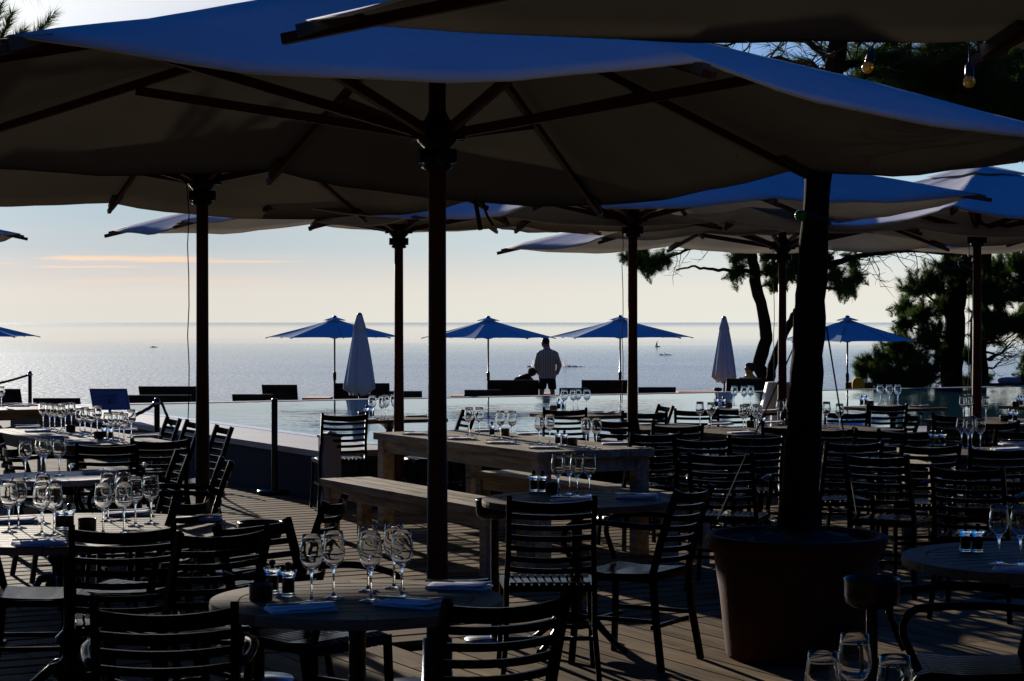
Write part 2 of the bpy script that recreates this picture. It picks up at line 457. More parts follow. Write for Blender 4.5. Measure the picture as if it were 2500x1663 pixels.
def water_mat(name, base, rough, bscale, bstr, pool=False):
    m = bpy.data.materials.new(name); m.use_nodes = True
    N = NT(m.node_tree); b = m.node_tree.nodes['Principled BSDF']
    b.inputs['Base Color'].default_value = (*base, 1)
    b.inputs['IOR'].default_value = 1.333
    tcn = N.n('ShaderNodeTexCoord')
    if pool:
        mp = N.n('ShaderNodeMapping', ins={'Vector': tcn.outputs['Object'], 'Rotation': (0, 0, R(10)), 'Scale': (1, 1.25, 1)})
        n1 = N.n('ShaderNodeTexNoise', ins={'Vector': mp.outputs[0], 'Scale': 3.4, 'Detail': 3.0, 'Distortion': 0.6})
        n2 = N.n('ShaderNodeTexNoise', ins={'Vector': tcn.outputs['Object'], 'Scale': 0.28, 'Detail': 2.0})
        amp = N.mr(n2.outputs[0], 0.42, 0.62, 0.12, 1.0)
        bp = N.n('ShaderNodeBump', ins={'Strength': N.m('MULTIPLY', amp, bstr), 'Distance': 0.012, 'Height': n1.outputs[0]})
        N.put(b.inputs['Normal'], bp.outputs[0])
        b.inputs['Roughness'].default_value = rough
    else:
        sp = N.n('ShaderNodeSeparateXYZ', ins={0: tcn.outputs['Object']})
        # log distance drives wind patterns seen as long bands
        ly = N.m('LOGARITHM', N.m('MAXIMUM', sp.outputs[1], 10.0), 10.0)
        ang = N.m('DIVIDE', sp.outputs[0], sp.outputs[1])
        wv = N.n('ShaderNodeCombineXYZ', ins={0: N.m('MULTIPLY', ang, 5.0), 1: N.m('MULTIPLY', ly, 22.0)})
        wn = N.n('ShaderNodeTexNoise', ins={'Vector': wv.outputs[0], 'Scale': 1.0, 'Detail': 4.0})
        ripple = N.n('ShaderNodeTexNoise', ins={'Vector': N.n('ShaderNodeMapping', ins={'Vector': tcn.outputs['Object'], 'Scale': (0.10, 0.22, 0.2)}).outputs[0], 'Scale': 1.0, 'Detail': 6.0, 'Roughness': 0.62, 'Distortion': 0.4})
        fine = N.n('ShaderNodeTexNoise', ins={'Vector': N.n('ShaderNodeMapping', ins={'Vector': tcn.outputs['Object'], 'Scale': (0.9, 1.6, 1)}).outputs[0], 'Scale': 1.0, 'Detail': 2.0})
        # calm slick far out, rougher strip at the horizon
        calm = N.m('MULTIPLY', N.mr(N.m('ADD', ly, N.m('MULTIPLY', N.m('SUBTRACT', wn.outputs[0], 0.5), 0.25)), 3.26, 3.74, smooth=True), N.mr(ly, 4.05, 4.7, 1.0, 0.0, smooth=True))
        r0 = N.mr(wn.outputs[0], 0.3, 0.7, rough * 0.85, rough * 1.2)
        rg = N.m('ADD', N.m('MULTIPLY', r0, N.m('SUBTRACT', 1.0, calm)), N.m('MULTIPLY', calm, 0.02))
        N.put(b.inputs['Roughness'], rg)
        hsum = N.m('ADD', N.m('MULTIPLY', ripple.outputs[0], 1.0), N.m('MULTIPLY', fine.outputs[0], 0.12))
        fade = N.m('MULTIPLY', N.mr(ly, 2.9, 3.7, 1.0, 0.25), N.m('SUBTRACT', 1.0, N.m('MULTIPLY', calm, 0.9)))
        bp = N.n('ShaderNodeBump', ins={'Strength': N.m('MULTIPLY', fade, bstr), 'Distance': 1.0, 'Height': hsum})
        N.put(b.inputs['Normal'], bp.outputs[0])
        # steep little wavelets that catch the sun: a rougher lobe, patchy at wavelet scale
        gl = N.n('ShaderNodeBsdfGlossy', ins={'Color': (0.98, 0.94, 0.84), 'Roughness': 0.33})
        spk = N.n('ShaderNodeTexNoise', ins={'Vector': N.n('ShaderNodeMapping', ins={'Vector': tcn.outputs['Object'], 'Scale': (0.30, 0.16, 1)}).outputs[0], 'Scale': 1.0, 'Detail': 3.0, 'Roughness': 0.7})
        w = N.m('MULTIPLY', N.mr(spk.outputs[0], 0.46, 0.62), 0.6)
        w = N.m('ADD', N.m('MULTIPLY', w, N.m('SUBTRACT', 1.0, calm)), 0.05)
        mx = N.n('ShaderNodeMixShader', ins={0: w, 1: b.outputs[0], 2: gl.outputs[0]})
        out = [q for q in m.node_tree.nodes if q.type == 'OUTPUT_MATERIAL'][0]
        m.node_tree.links.new(mx.outputs[0], out.inputs[0])
    return m
M['sea'] = water_mat('sea_water', (0.03, 0.065, 0.085), 0.115, 1, 1.0)
M['pool'] = water_mat('pool_water', (0.02, 0.07, 0.09), 0.02, 1, 0.55, pool=True)

# ------------------------------------------------------------------ setting
SEA_Z = -38.4
def slab(name, poly, z0, z1, m, **kw):
    b = MB(); n = len(poly)
    vs = [(p[0], p[1], z0) for p in poly] + [(p[0], p[1], z1) for p in poly]
    fs = [tuple(reversed(range(n))), tuple(range(n, 2 * n))] + [(i, (i + 1) % n, n + (i + 1) % n, n + i) for i in range(n)]
    b.add(vs, fs)
    return tag(b.build(name, m), **kw)

sea = MB()
ys = [60, 200, 500, 1000, 2000, 4000, 8000, 16000, 32000, 64000, 120000]
vs = []; fs = []
for i, y in enumerate(ys):
    w = y * 1.2 + 400
    for k in range(9): vs.append((-w + 2 * w * k / 8, y, 0))
for i in range(len(ys) - 1):
    for k in range(8):
        a = i * 9 + k
        fs.append((a, a + 1, a + 10, a + 9))
sea.add(vs, fs)
tag(sea.build('sea', M['sea'], loc=(0, 0, SEA_Z)), kind='structure')

# wooden deck, real boards with gaps; object axes follow the 28 degree grid
def deck(name, boards, rot):
    b = MB()
    for (x0, x1, y0, y1) in boards:
        b.box(((x0 + x1) / 2, (y0 + y1) / 2, -0.0125), (x1 - x0, y1 - y0, 0.025))
    o = b.build(name, M['deck']); o.rotation_euler = (0, 0, rot)
    return tag(o, kind='structure')
BW = 0.20; GAP = 0.046
VB = 9.25
boards = []
v = VB
while v < 28.2:
    u1 = 24.0 if v + BW < 16.8 else 6.96
    cuts = [-9.0] + sorted(-9.0 + rnd.uniform(2.0, 4.2) * (k + 1) for k in range(8))
    cuts = [c for c in cuts if c < u1 - 1] + [u1]
    for a, c in zip(cuts[:-1], cuts[1:]):
        if c - a > 0.05: boards.append((a + 0.003, c - 0.003, v + GAP / 2, v + BW - GAP / 2))
    v += BW
deck('deck_boards_far', boards, TH)
boards = []
u = -6.0
while u < 16:
    a = -4.0 + rnd.uniform(0, 3)
    prev = -5.0
    while prev < VB - 0.3:
        nx = min(VB - 0.006, prev + rnd.uniform(2.4, 4.0))
        boards.append((prev + 0.003, nx - 0.003, -(u + BW - 0.006), -(u + 0.006)))
        prev = nx
    u += BW
deck('deck_boards_near', boards, TH + math.pi / 2)
q = lambda u0, u1, v0, v1: [uv(u0, v0), uv(u1, v0), uv(u1, v1), uv(u0, v1)]
slab('ground', q(-30, 40, -30, 28.2), -0.75, -0.06, M['subsoil'], kind='structure')
slab('lower_terrace', q(-30, 50, 28.4, 46), -2.5, -0.5, M['ground'], kind='structure')
# cliff down to the sea
cl = MB()
vs = []; fs = []
for i in range(41):
    u_ = -40 + i * 2.5
    for j, (dv, z) in enumerate(((46, -0.52), (47.5 + rnd.uniform(-.5, .5), -3), (55 + rnd.uniform(-2, 2), -14), (66 + rnd.uniform(-3, 3), -28), (84, -40))):
        p = uv(u_, dv, z); vs.append(p)
for i in range(40):
    for j in range(4):
        a = i * 5 + j
        fs.append((a, a + 5, a + 6, a + 1))
cl.add(vs, fs)
tag(cl.build('cliff', M['ground']), kind='structure')

# infinity pool: walls, coping, water
UO, UI, VO, VI, VF, ZW = 6.98, 7.78, 16.8, 17.5, 27.95, 0.45
pool = empty('swimming_pool', uv(UO, VO), 0, 'raised infinity pool with grey coping, its far edge overlooking the sea', 'pool')
def part(b, name, m, root):
    o = b.build(name, m); o.parent = root
    o.matrix_parent_inverse = Matrix.Translation(-root.location)
    return o
b = MB()
def uvbox(b, u0, u1, v0, v1, z0, z1):
    vs = [uv(u0, v0, z0), uv(u1, v0, z0), uv(u1, v1, z0), uv(u0, v1, z0), uv(u0, v0, z1), uv(u1, v0, z1), uv(u1, v1, z1), uv(u0, v1, z1)]
    b.add(vs, [(3, 2, 1, 0), (4, 5, 6, 7), (0, 1, 5, 4), (1, 2, 6, 5), (2, 3, 7, 6), (3, 0, 4, 7)])
UR = 26.0
uvbox(b, UO, UO + 0.2, VO, VF + 0.35, -0.05, ZW - 0.045)
uvbox(b, UO + 0.2, UR, VO, VO + 0.2, -0.05, ZW - 0.045)
part(b, 'outer_wall', M['wall'], pool)
b = MB()
# coping slabs with joints
u_ = VO - 0.02
while u_ < VF + 0.3:
    nx = min(u_ + 0.8, VF + 0.35)
    uvbox(b, UO - 0.02, UI, u_ + 0.002, nx - 0.002, ZW - 0.044, ZW + 0.012); u_ = nx
u_ = UI + 0.0
while u_ < UR:
    nx = min(u_ + 0.8, UR)
    uvbox(b, u_ + 0.002, nx - 0.002, VO - 0.02, VI, ZW - 0.044, ZW + 0.012); u_ = nx
part(b, 'coping', M['stone'], pool)
b = MB()
uvbox(b, UI - 0.004, UI + 0.16, VI + 0.01, VF - 0.01, ZW - 0.10, ZW + 0.016)
uvbox(b, UI + 0.165, UR, VI - 0.004, VI + 0.10, ZW - 0.10, ZW + 0.016)
part(b, 'glare_lip', M['lip'], pool)  # pale strip painting the glare along the water's edge
b = MB()
uvbox(b, UI + 0.003, UR, VF, VF + 0.22, ZW - 0.4, ZW + 0.006)
part(b, 'overflow_edge', M['stone'], pool)
b = MB()
b.add([uv(UI - 0.001, VI - 0.001, ZW), uv(UR, VI - 0.001, ZW), uv(UR, VF + 0.001, ZW), uv(UI - 0.001, VF + 0.001, ZW)], [(0, 1, 2, 3)])
tag(b.build('pool_water', M['pool']), kind='structure')

# ------------------------------------------------------------------ large parasols over the tables
def umbrella(c, apex_z, hub_z, zt, label, over=None, half=2.0, pole_r=0.040, seed=1, droop=0.06, cord=True, cloth='canvas_lit'):
    """square eight-ribbed wooden market parasol. zt: tip height (number or dict angle->z)"""
    rr = random.Random(seed)
    root = empty('market_parasol', (c[0], c[1], 0), 0, label, 'parasol', 'large canvas parasols over the restaurant tables')
    C0 = Vector((c[0], c[1], 0))
    P = lambda p: Vector(p) - C0
    tips = []
    for k in range(8):
        ang = 28 + 45 * k
        r_ = half if k % 2 == 0 else half * 1.414
        z = zt.get(ang, 2.45) if isinstance(zt, dict) else zt
        p = C0 + Vector((r_ * math.cos(R(ang)), r_ * math.sin(R(ang)), z))
        if over and ang in over: p = Vector(over[ang])
        tips.append(p)
    apex = C0 + Vector((0, 0, apex_z))
    # canopy: eight sectors, hem drooping between ribs, cloth slack ripples
    b = MB(); NS, TT = 12, 10
    ring = {}
    sl = [rr.uniform(0.8, 1.15) for _ in range(8)]
    vs = [P(apex)]; idx = {}
    for k in range(8):
        a, e = tips[k], tips[(k + 1) % 8]
        for j in range(TT):
            tt = j / TT
            edge = a.lerp(e, tt)
            w = 4 * tt * (1 - tt)
            edge = edge.lerp(Vector((C0.x, C0.y, edge.z)), 0.035 * w)
            for i in range(1, NS + 1):
                s_ = i / NS
                p = apex.lerp(edge, s_)
                fold = math.sin(s_ * 9 + k * 2.1) * 0.006 + 0.012 * noise.noise(Vector((p.x * 1.7, p.y * 1.7, seed)))
                # radial gathers near the ribs
                fold += 0.004 * math.sin(tt * math.pi * 6 + k) * s_ * s_ * (1 if j else 0)
                p = p + Vector((0, 0, -(droop[k] if isinstance(droop, list) else droop * sl[k]) * w * s_ ** 1.6 + fold * (0 if i == NS and j == 0 else 1)))
                idx[(k * TT + j, i)] = len(vs); vs.append(P(p) + Vector((0, 0, 0.028)))
    fs = []
    n = 8 * TT
    for q_ in range(n):
        q2 = (q_ + 1) % n
        fs.append((0, idx[(q_, 1)], idx[(q2, 1)]))
        for i in range(1, NS):
            fs.append((idx[(q_, i)], idx[(q_, i + 1)], idx[(q2, i + 1)], idx[(q2, i)]))
    # turned hem
    for q_ in range(n):
        q2 = (q_ + 1) % n
        a_, b_ = Vector(vs[idx[(q_, NS)]]), Vector(vs[idx[(q2, NS)]])
        o = len(vs); vs += [a_ - Vector((a_.x * 0.006, a_.y * 0.008, 0.006)), b_ - Vector((b_.x * 0.008, b_.y * 0.008, 0.006))]
        fs.append((idx[(q_, NS)], o, o + 1, idx[(q2, NS)]))
    b.add(vs, fs, True)
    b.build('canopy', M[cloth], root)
    # vent cap on the crown
    b = MB(); vs = [P(apex) + Vector((0, 0, 0.085))]; fs = []
    for k in range(8):
        t_ = apex.lerp(tips[k], 0.17) + Vector((0, 0, 0.055 + rr.uniform(-.006, .006)))
        vs.append(P(t_))
        t2 = apex.lerp(tips[k].lerp(tips[(k + 1) % 8], 0.5), 0.16) + Vector((0, 0, 0.04))
        vs.append(P(t2))
    for k in range(16): fs.append((0, 1 + k, 1 + (k + 1) % 16))
    b.add(vs, fs, True)
    b.build('vent_cap', M[cloth], root)
    hubp = C0 + Vector((0, 0, hub_z))
    for k in range(8):
        tp = tips[k]
        d = (tp - apex).normalized()
        start = apex + d * 0.05 - Vector((0, 0, 0.03)); end = tp + d * 0.07 - Vector((0, 0, 0.012))
        b = MB(); b.beam(P(start), P(end), 0.030, 0.046, w2=0.024, h2=0.030)
        rb = b.build('rib', M['mahogany'], root)
        # stitched pocket holding the rib end
        a0 = tp - d * 0.17; b = MB()
        b.beam(P(a0) - Vector((0, 0, -0.004)), P(tp) + d * 0.02 - Vector((0, 0, 0.002)), 0.085, 0.022, w2=0.036, h2=0.040)
        b.build('pocket', M['taupe'], rb)
        mid = apex.lerp(tp, 0.52) - Vector((0, 0, 0.05))
        hs_ = hubp + Vector((d.x, d.y, 0)).normalized() * 0.085
        b = MB(); b.beam(P(hs_), P(mid), 0.028, 0.042)
        b.build('strut', M['mahogany'], root)
    b = MB()
    b.lathe([(pole_r * 1.25, 0.03), (pole_r * 1.12, 0.9), (pole_r, 1.4), (pole_r * 0.92, apex_z - 0.02), (0, apex_z)], n=20)
    b.build('pole', M['mahogany'], root)
    # ornamental runner hub
    b = MB()
    b.lathe([(0.052, -0.16), (0.070, -0.15), (0.060, -0.135), (0.072, -0.115), (0.078, -0.095), (0.064, -0.078), (0.060, -0.062),
             (0.082, -0.04), (0.098, -0.012), (0.104, 0.015), (0.092, 0.034), (0.082, 0.05), (0.058, 0.062), (0.045, 0.085), (0.040, 0.10)], c=(0, 0, hub_z), n=16)
    for k in range(8):
        a = R(28 + 45 * k)
        b.box((0.102 * math.cos(a), 0.102 * math.sin(a), hub_z + 0.01), (0.05, 0.018, 0.075), a)
        b.box((0.074 * math.cos(a), 0.074 * math.sin(a), hub_z - 0.10), (0.03, 0.014, 0.06), a)
    b.build('hub', M['iron'], root)
    b = MB(); b.lathe([(0, 0.004), (0.30, 0.004), (0.30, 0.022), (0.07, 0.030), (0.065, 0.24), (0.05, 0.25)], n=28)
    b.build('base', M['iron'], root)
    if not cord: return root
    b = MB(); a = R(200)
    pts = [(0.10 * math.cos(a), 0.10 * math.sin(a), hub_z - 0.03)]
    for i in range(1, 9):
        pts.append((0.09 * math.cos(a) + 0.006 * math.sin(i * 2.2), 0.09 * math.sin(a), hub_z - 0.03 - i * (hub_z - 1.0) / 8))
    b.tube(pts, 0.0035, 6)
    b.build('pull_cord', M['cord'], root)
    return root

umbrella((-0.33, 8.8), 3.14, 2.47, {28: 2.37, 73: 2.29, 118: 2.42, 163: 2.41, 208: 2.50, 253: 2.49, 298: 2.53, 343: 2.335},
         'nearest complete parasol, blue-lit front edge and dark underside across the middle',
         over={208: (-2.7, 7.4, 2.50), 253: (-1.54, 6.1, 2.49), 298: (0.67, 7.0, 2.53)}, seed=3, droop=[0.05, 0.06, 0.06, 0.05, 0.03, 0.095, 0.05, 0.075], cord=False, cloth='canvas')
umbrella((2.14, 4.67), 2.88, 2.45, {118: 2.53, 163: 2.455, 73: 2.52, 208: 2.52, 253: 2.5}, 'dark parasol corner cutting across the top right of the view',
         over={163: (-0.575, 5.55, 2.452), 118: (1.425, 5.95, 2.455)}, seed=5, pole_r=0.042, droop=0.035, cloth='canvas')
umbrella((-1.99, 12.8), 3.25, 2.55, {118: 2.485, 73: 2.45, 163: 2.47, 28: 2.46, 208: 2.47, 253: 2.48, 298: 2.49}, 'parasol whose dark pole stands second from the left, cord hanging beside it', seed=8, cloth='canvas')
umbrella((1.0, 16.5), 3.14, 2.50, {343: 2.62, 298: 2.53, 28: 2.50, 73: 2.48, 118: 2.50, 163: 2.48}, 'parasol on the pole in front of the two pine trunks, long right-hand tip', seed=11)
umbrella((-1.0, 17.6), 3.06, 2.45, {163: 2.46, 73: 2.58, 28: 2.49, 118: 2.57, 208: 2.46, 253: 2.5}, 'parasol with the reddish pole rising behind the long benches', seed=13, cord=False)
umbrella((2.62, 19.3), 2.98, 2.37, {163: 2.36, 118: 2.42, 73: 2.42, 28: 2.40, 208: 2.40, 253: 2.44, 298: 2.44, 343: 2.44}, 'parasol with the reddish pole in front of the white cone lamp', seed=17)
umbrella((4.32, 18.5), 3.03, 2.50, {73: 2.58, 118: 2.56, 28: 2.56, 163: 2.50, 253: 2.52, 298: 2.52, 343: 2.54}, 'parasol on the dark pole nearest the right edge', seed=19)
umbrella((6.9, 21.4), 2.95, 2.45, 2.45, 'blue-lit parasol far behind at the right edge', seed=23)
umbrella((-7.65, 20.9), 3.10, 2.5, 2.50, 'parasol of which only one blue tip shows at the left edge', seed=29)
umbrella((-5.9, 10.9), 3.05, 2.5, 2.47, 'unseen parasol added left of the view to shade the deck', seed=31)  # this and the next are unseen, added to keep sun off the deck
umbrella((-5.6, 5.4), 3.05, 2.5, 2.47, 'unseen parasol added at near left to shade the deck', seed=33)

# two loose straps under the nearest parasol
for k, (px, py, ln, dx) in enumerate(((1160, 508, 0.17, 0.03), (1180, 508, 0.145, 0.055))):
    p = atd(px, py, 10.9)
    b = MB(); pts = [Vector((dx * (i / 6) ** (1 if k == 0 else 2), 0.004 * math.sin(i * 2), -ln * i / 6)) for i in range(7)]
    for i in range(6): b.beam(pts[i], pts[i + 1] + Vector((0, 0, -.002)), 0.024 if k == 0 else 0.014, 0.003, up=(0, 1, 0))
    o = b.build('strap', M['cord'], loc=p + Vector((0, 0, 0.05)))
    tag(o, ['wide black strap dangling from the edge of the nearest parasol', 'narrow curled black strap dangling beside the wider one'][k], 'strap')

# ------------------------------------------------------------------ chairs
def make_chair(arms):
    root = empty('slatted_chair' if not arms else 'slatted_armchair', (0, 0, 0))
    W2 = 0.20
    # seat: curved slats running front to back
    b = MB()
    n = 11
    for i in range(n):
        x = -W2 + 0.4 * (i + 0.5) / n
        pts = [Vector((x * (0.94 if y < 0 else 1.0), y, 0.45 + z)) for y, z in ((-0.20, 0.0), (-0.1, -0.008), (0.05, -0.012), (0.16, -0.004), (0.205, -0.014), (0.222, -0.04))]
        for p0, p1 in zip(pts[:-1], pts[1:]): b.beam(p0, p1, 0.026, 0.012)
    b.build('seat', M['chair'], root)
    b = MB()
    for x in (-1, 1): b.beam((x * 0.195, -0.2, 0.428), (x * 0.21, 0.2, 0.425), 0.022, 0.03)
    b.beam((-0.2, 0.19, 0.425), (0.2, 0.19, 0.425), 0.022, 0.03); b.beam((-0.19, -0.2, 0.43), (0.19, -0.2, 0.43), 0.022, 0.03)
    b.build('seat_frame', M['chair'], root)
    # back: curved horizontal slats between leaning stiles
    back = lambda z: -0.205 - 0.02 * (z - 0.45) / 0.4 - 0.11 * max(0, (z - 0.45) / 0.42) ** 1.3
    b = MB()
    for k in range(7):
        z = 0.52 + k * 0.050
        hh = 0.024 if k < 6 else 0.046
        y = back(z)
        pts = []
        for i in range(9):
            q_ = -1 + i / 4
            pts.append(Vector((q_ * 0.185, y - 0.045 * (1 - q_ * q_), z - (0.012 * (1 - q_ * q_) if k == 6 else 0.006 * (1 - q_ * q_)))))
        for p0, p1 in zip(pts[:-1], pts[1:]): b.beam(p0, p1, 0.012, hh)
    b.build('backrest', M['chair'], root)
    for x in (-1, 1):
        b = MB()
        zs = [0.0, 0.25, 0.45, 0.6, 0.75, 0.855]
        pts = [Vector((x * (0.20 + (0.02 if z == 0 else 0) - 0.008 * (z > 0.5)), (-0.26 if z == 0 else -0.22 if z == 0.25 else back(z)), z)) for z in zs]
        for p0, p1 in zip(pts[:-1], pts[1:]): b.beam(p0, p1, 0.024, 0.030, up=(0, 1, 0))
        b.build('rear_leg', M['chair'], root)
        b = MB()
        pts = [Vector((x * 0.225, 0.215, 0)), Vector((x * 0.21, 0.20, 0.25)), Vector((x * 0.205, 0.195, 0.44))]
        for p0, p1 in zip(pts[:-1], pts[1:]): b.beam(p0, p1, 0.024, 0.026, up=(0, 1, 0))
        b.build('front_leg', M['chair'], root)
        if arms:
            b = MB()
            pts = [Vector((x * 0.20, back(0.68), 0.68))]
            for i in range(9):
                a = i / 8
                pts.append(Vector((x * (0.225 + 0.02 * math.sin(a * 3)), -0.17 + 0.36 * a, 0.675 + 0.012 * math.sin(a * 3.1))))
            for i in range(1, 7):
                a = i / 6 * math.pi * 0.62
                pts.append(Vector((x * 0.225, 0.19 + 0.07 * math.sin(a), 0.675 - 0.075 * (1 - math.cos(a)))))
            pts.append(Vector((x * 0.212, 0.205, 0.46)))
            b.tube(pts, 0.014, 8)
            b.build('armrest', M['chair'], root)
    b = MB()
    b.beam((-0.2, 0.16, 0.2), (0.2, 0.16, 0.2), 0.014, 0.02); b.beam((-0.2, -0.2, 0.2), (0.2, -0.2, 0.2), 0.014, 0.02)
    b.beam((-0.205, -0.21, 0.23), (-0.205, 0.19, 0.23), 0.014, 0.02); b.beam((0.205, -0.21, 0.23), (0.205, 0.19, 0.23), 0.014, 0.02)
    b.build('stretcher', M['chair'], root)
    return root
CH = [Proto(lambda: make_chair(False)), Proto(lambda: make_chair(True))]
def chair(px, d, face, arms, label):
    # the pixel is that of the backrest; step forward half a seat to the chair's centre
    f = Vector((math.cos(R(face)), math.sin(R(face)), 0))
    loc = Vector(((px - 1250) / F * d, d, 0)) + f * 0.24
    CH[arms].put(loc, R(face) - math.pi / 2, label, 'chair', 'black slatted terrace chairs')
for a in (
    (-30, 8.75, 5, 0, 'black slatted chair in the bottom left corner tucked under the large round table'),
    (430, 8.9, 165, 0, 'black slatted chair half under the right side of the large round table'),
    (300, 7.75, 100, 0, 'low black slatted chair in front of the large sunlit round table'),
    (405, 5.6, 97, 1, 'nearest black slatted chair, its back towards the viewer at lower left'),
    (520, 7.6, 128, 0, 'black slatted chair at the right side of the large sunlit round table'),
    (1205, 5.75, 118, 0, 'black slatted chair drawn up to the right of the nearest round table'),
    (655, 7.75, -38, 1, 'black slatted armchair beyond the left side of the nearest round table'),
    (1345, 9.0, 92, 0, 'black slatted chair with its back to the viewer at the shaded round table'),
    (1655, 9.5, 150, 1, 'black slatted armchair in deep shade right of the shaded round table'),
    (772, 8.9, 172, 0, 'black slatted chair seen from the side before the long bench'),
    (838, 17.2, 103, 0, 'black slatted chair by the pool wall behind the white bollard'),
    (1378, 18.2, 92, 0, 'black slatted chair silhouetted against the pool behind the long table glasses'),
    (1122, 17.6, 198, 0, 'black slatted chair end-on just right of the nearest parasol pole'),
    (1512, 16.2, 62, 1, 'black slatted armchair hard left of the slim pole behind the long table'),
    (1572, 17.4, 262, 0, 'black slatted chair just right of the slim pole, half behind it'),
    (1604, 18.8, 196, 0, 'black slatted chair seen from the side with a glinting spoon-shaped top'),
    (1650, 15.4, 95, 0, 'black slatted chair between the long table and the wide right table'),
    (1702, 17.9, 268, 0, 'black slatted chair at the left end of the wide right table'),
    (1782, 18.4, 95, 0, 'black slatted chair behind the left glasses of the wide right table'),
    (1720, 13.6, 70, 1, 'black slatted armchair in shade in front of the wide right table'),
    (1840, 13.9, 96, 0, 'black slatted chair directly in front of the wide right table'),
    (2022, 14.9, 78, 0, 'black slatted chair immediately right of the thick dark trunk'),
    (2068, 17.4, 255, 0, 'black slatted chair facing the viewer beyond the wide right table'),
    (2140, 14.8, 100, 1, 'black slatted armchair before the pool table with three glasses'),
    (2160, 19.2, 96, 0, 'tall-looking black slatted chair at the pool table with three glasses'),
    (2210, 17.2, 152, 0, 'black slatted chair turned sideways with sunlit slats at right'),
    (2340, 17.1, 60, 0, 'black slatted chair at the near left corner of the long right-hand table'),
    (2262, 12.9, 98, 1, 'black slatted armchair in front of the dark right-hand table'),
    (2440, 12.6, 85, 1, 'black slatted armchair at the right edge before the dark table'),
    (2150, 11.9, 60, 1, 'black slatted armchair in shade just right of the planter'),
    (2420, 15.9, 100, 1, 'black slatted armchair between the dark table and the long right-hand table'),
    (2545, 6.9, 175, 1, 'black slatted chair cut by the right edge at the near right round table'),
    (398, 16.3, 205, 0, 'black slatted chair nearest the rope post beside the long left table'),
    (447, 15.8, 205, 0, 'middle black slatted chair of the row along the long left table'),
    (520, 15.0, 205, 0, 'black slatted chair just right of the left parasol pole'),
    (385, 13.5, 112, 0, 'black slatted chair, back to the viewer, ending the long left table'),
    (515, 11.4, 196, 1, 'black slatted armchair in profile right of the left parasol pole, facing left'),
    (410, 11.9, 200, 1, 'black slatted armchair in shade left of the left parasol pole'),
    (262, 13.0, 100, 1, 'black slatted armchair with sunlit seat below the long left table'),
    (22, 14.2, 20, 1, 'black slatted armchair at the left edge beside the long left table'),
    (1590, 14.3, 110, 0, 'black slatted chair squeezed behind the right end of the long central table'),
    (1765, 12.1, 75, 1, 'black slatted armchair in shade just left of the planter, nearest there'),
    (2075, 13.2, 100, 0, 'black slatted chair in shade between the planter and the wide right table'),
    (2215, 14.6, 70, 0, 'black slatted chair at the left end of the dark right-hand table'),
    (2345, 14.8, 262, 0, 'black slatted chair facing the viewer behind the dark right-hand table'),
    (2370, 10.9, 65, 1, 'black slatted armchair in shade above the right-edge round table'),
    (2480, 14.7, 100, 0, 'black slatted chair behind the napkins of the dark right-hand table'),
    (1925, 15.0, 262, 0, 'black slatted chair largely hidden behind the thick dark trunk'),
    (60, 12.7, 30, 0, 'black slatted chair at the left edge behind the small bright table'),
): chair(*a)

# ------------------------------------------------------------------ tables
def top_round(r, th, n, ring):
    """slatted round top: strips clipped to a circle inside a segmented ring"""
    b = MB(); ri = r - ring - 0.004
    w = 2 * ri / n
    for i in range(n):
        x0 = -ri + i * w + 0.0055; x1 = -ri + (i + 1) * w - 0.0055
        poly = []
        for x in (x0, (x0 + x1) / 2, x1): poly.append((x, -math.sqrt(max(0, ri * ri - x * x))))
        for x in (x1, (x0 + x1) / 2, x0): poly.append((x, math.sqrt(max(0, ri * ri - x * x))))
        k = len(poly)
        vs = [(y, x, -th + 0.006) for x, y in poly] + [(y, x, 0.0) for x, y in poly]
        fs = [tuple(range(k)), tuple(reversed(range(k, 2 * k)))] + [(j, k + j, k + (j + 1) % k, (j + 1) % k) for j in range(k)]
        b.add(vs, fs)
    seg = 8
    for s_ in range(seg):
        m = 8; vs = []; fs = []
        for j in range(m + 1):
            a = 2 * math.pi * (s_ + (j / m) * 0.994 + 0.003) / seg
            for rr_, z in ((r - ring, -th), (r, -th), (r + 0.002, -th / 2), (r, 0.001), (r - ring, 0.001)):
                vs.append((rr_ * math.cos(a), rr_ * math.sin(a), z))
        for j in range(m):
            for c_ in range(5):
                a_ = j * 5 + c_; b_ = j * 5 + (c_ + 1) % 5
                fs.append((a_, b_, b_ + 5, a_ + 5))
        fs.append((0, 4, 3, 2, 1)); fs.append(tuple(m * 5 + c_ for c_ in range(5)))
        b.add(vs, fs)
    return b
def pedestal(root, height, r=0.028, foot=0.3):
    b = MB()
    b.lathe([(0.05, 0.10), (0.075, 0.12), (0.06, 0.17), (r * 1.25, 0.20), (r * 1.2, 0.235), (r * 2.1, 0.265), (r * 2.3, 0.285), (r * 1.2, 0.315), (r, 0.34), (r, height - 0.11), (r * 1.8, height - 0.08), (0.11, height - 0.04), (0.14, height - 0.036), (0.14, height - 0.03)], n=20)
    b.build('pedestal', M['iron'], root)
    for k in range(4):
        a = R(45 + 90 * k); c, s_ = math.cos(a), math.sin(a)
        b = MB()
        pts = [Vector((c * x, s_ * x, z)) for x, z in ((0.04, 0.17), (0.10, 0.16), (foot * 0.6, 0.10), (foot * 0.85, 0.045), (foot, 0.018), (foot * 1.06, 0.014))]
        b.tube(pts, [0.024, 0.022, 0.018, 0.016, 0.015, 0.02], 8)
        b.build('foot', M['iron'], root)
TBL = {}
def round_table(key, c, r, rot, label, ring=0.075, n=11, m='top'):
    root = empty('round_table', (c[0], c[1], 0), R(rot), label, 'table')
    o = top_round(r, 0.032, n, ring).build('tabletop', M[m], root); o.location.z = 0.75
    pedestal(root, 0.75, foot=min(0.34, r * 0.6))
    TBL[key] = root
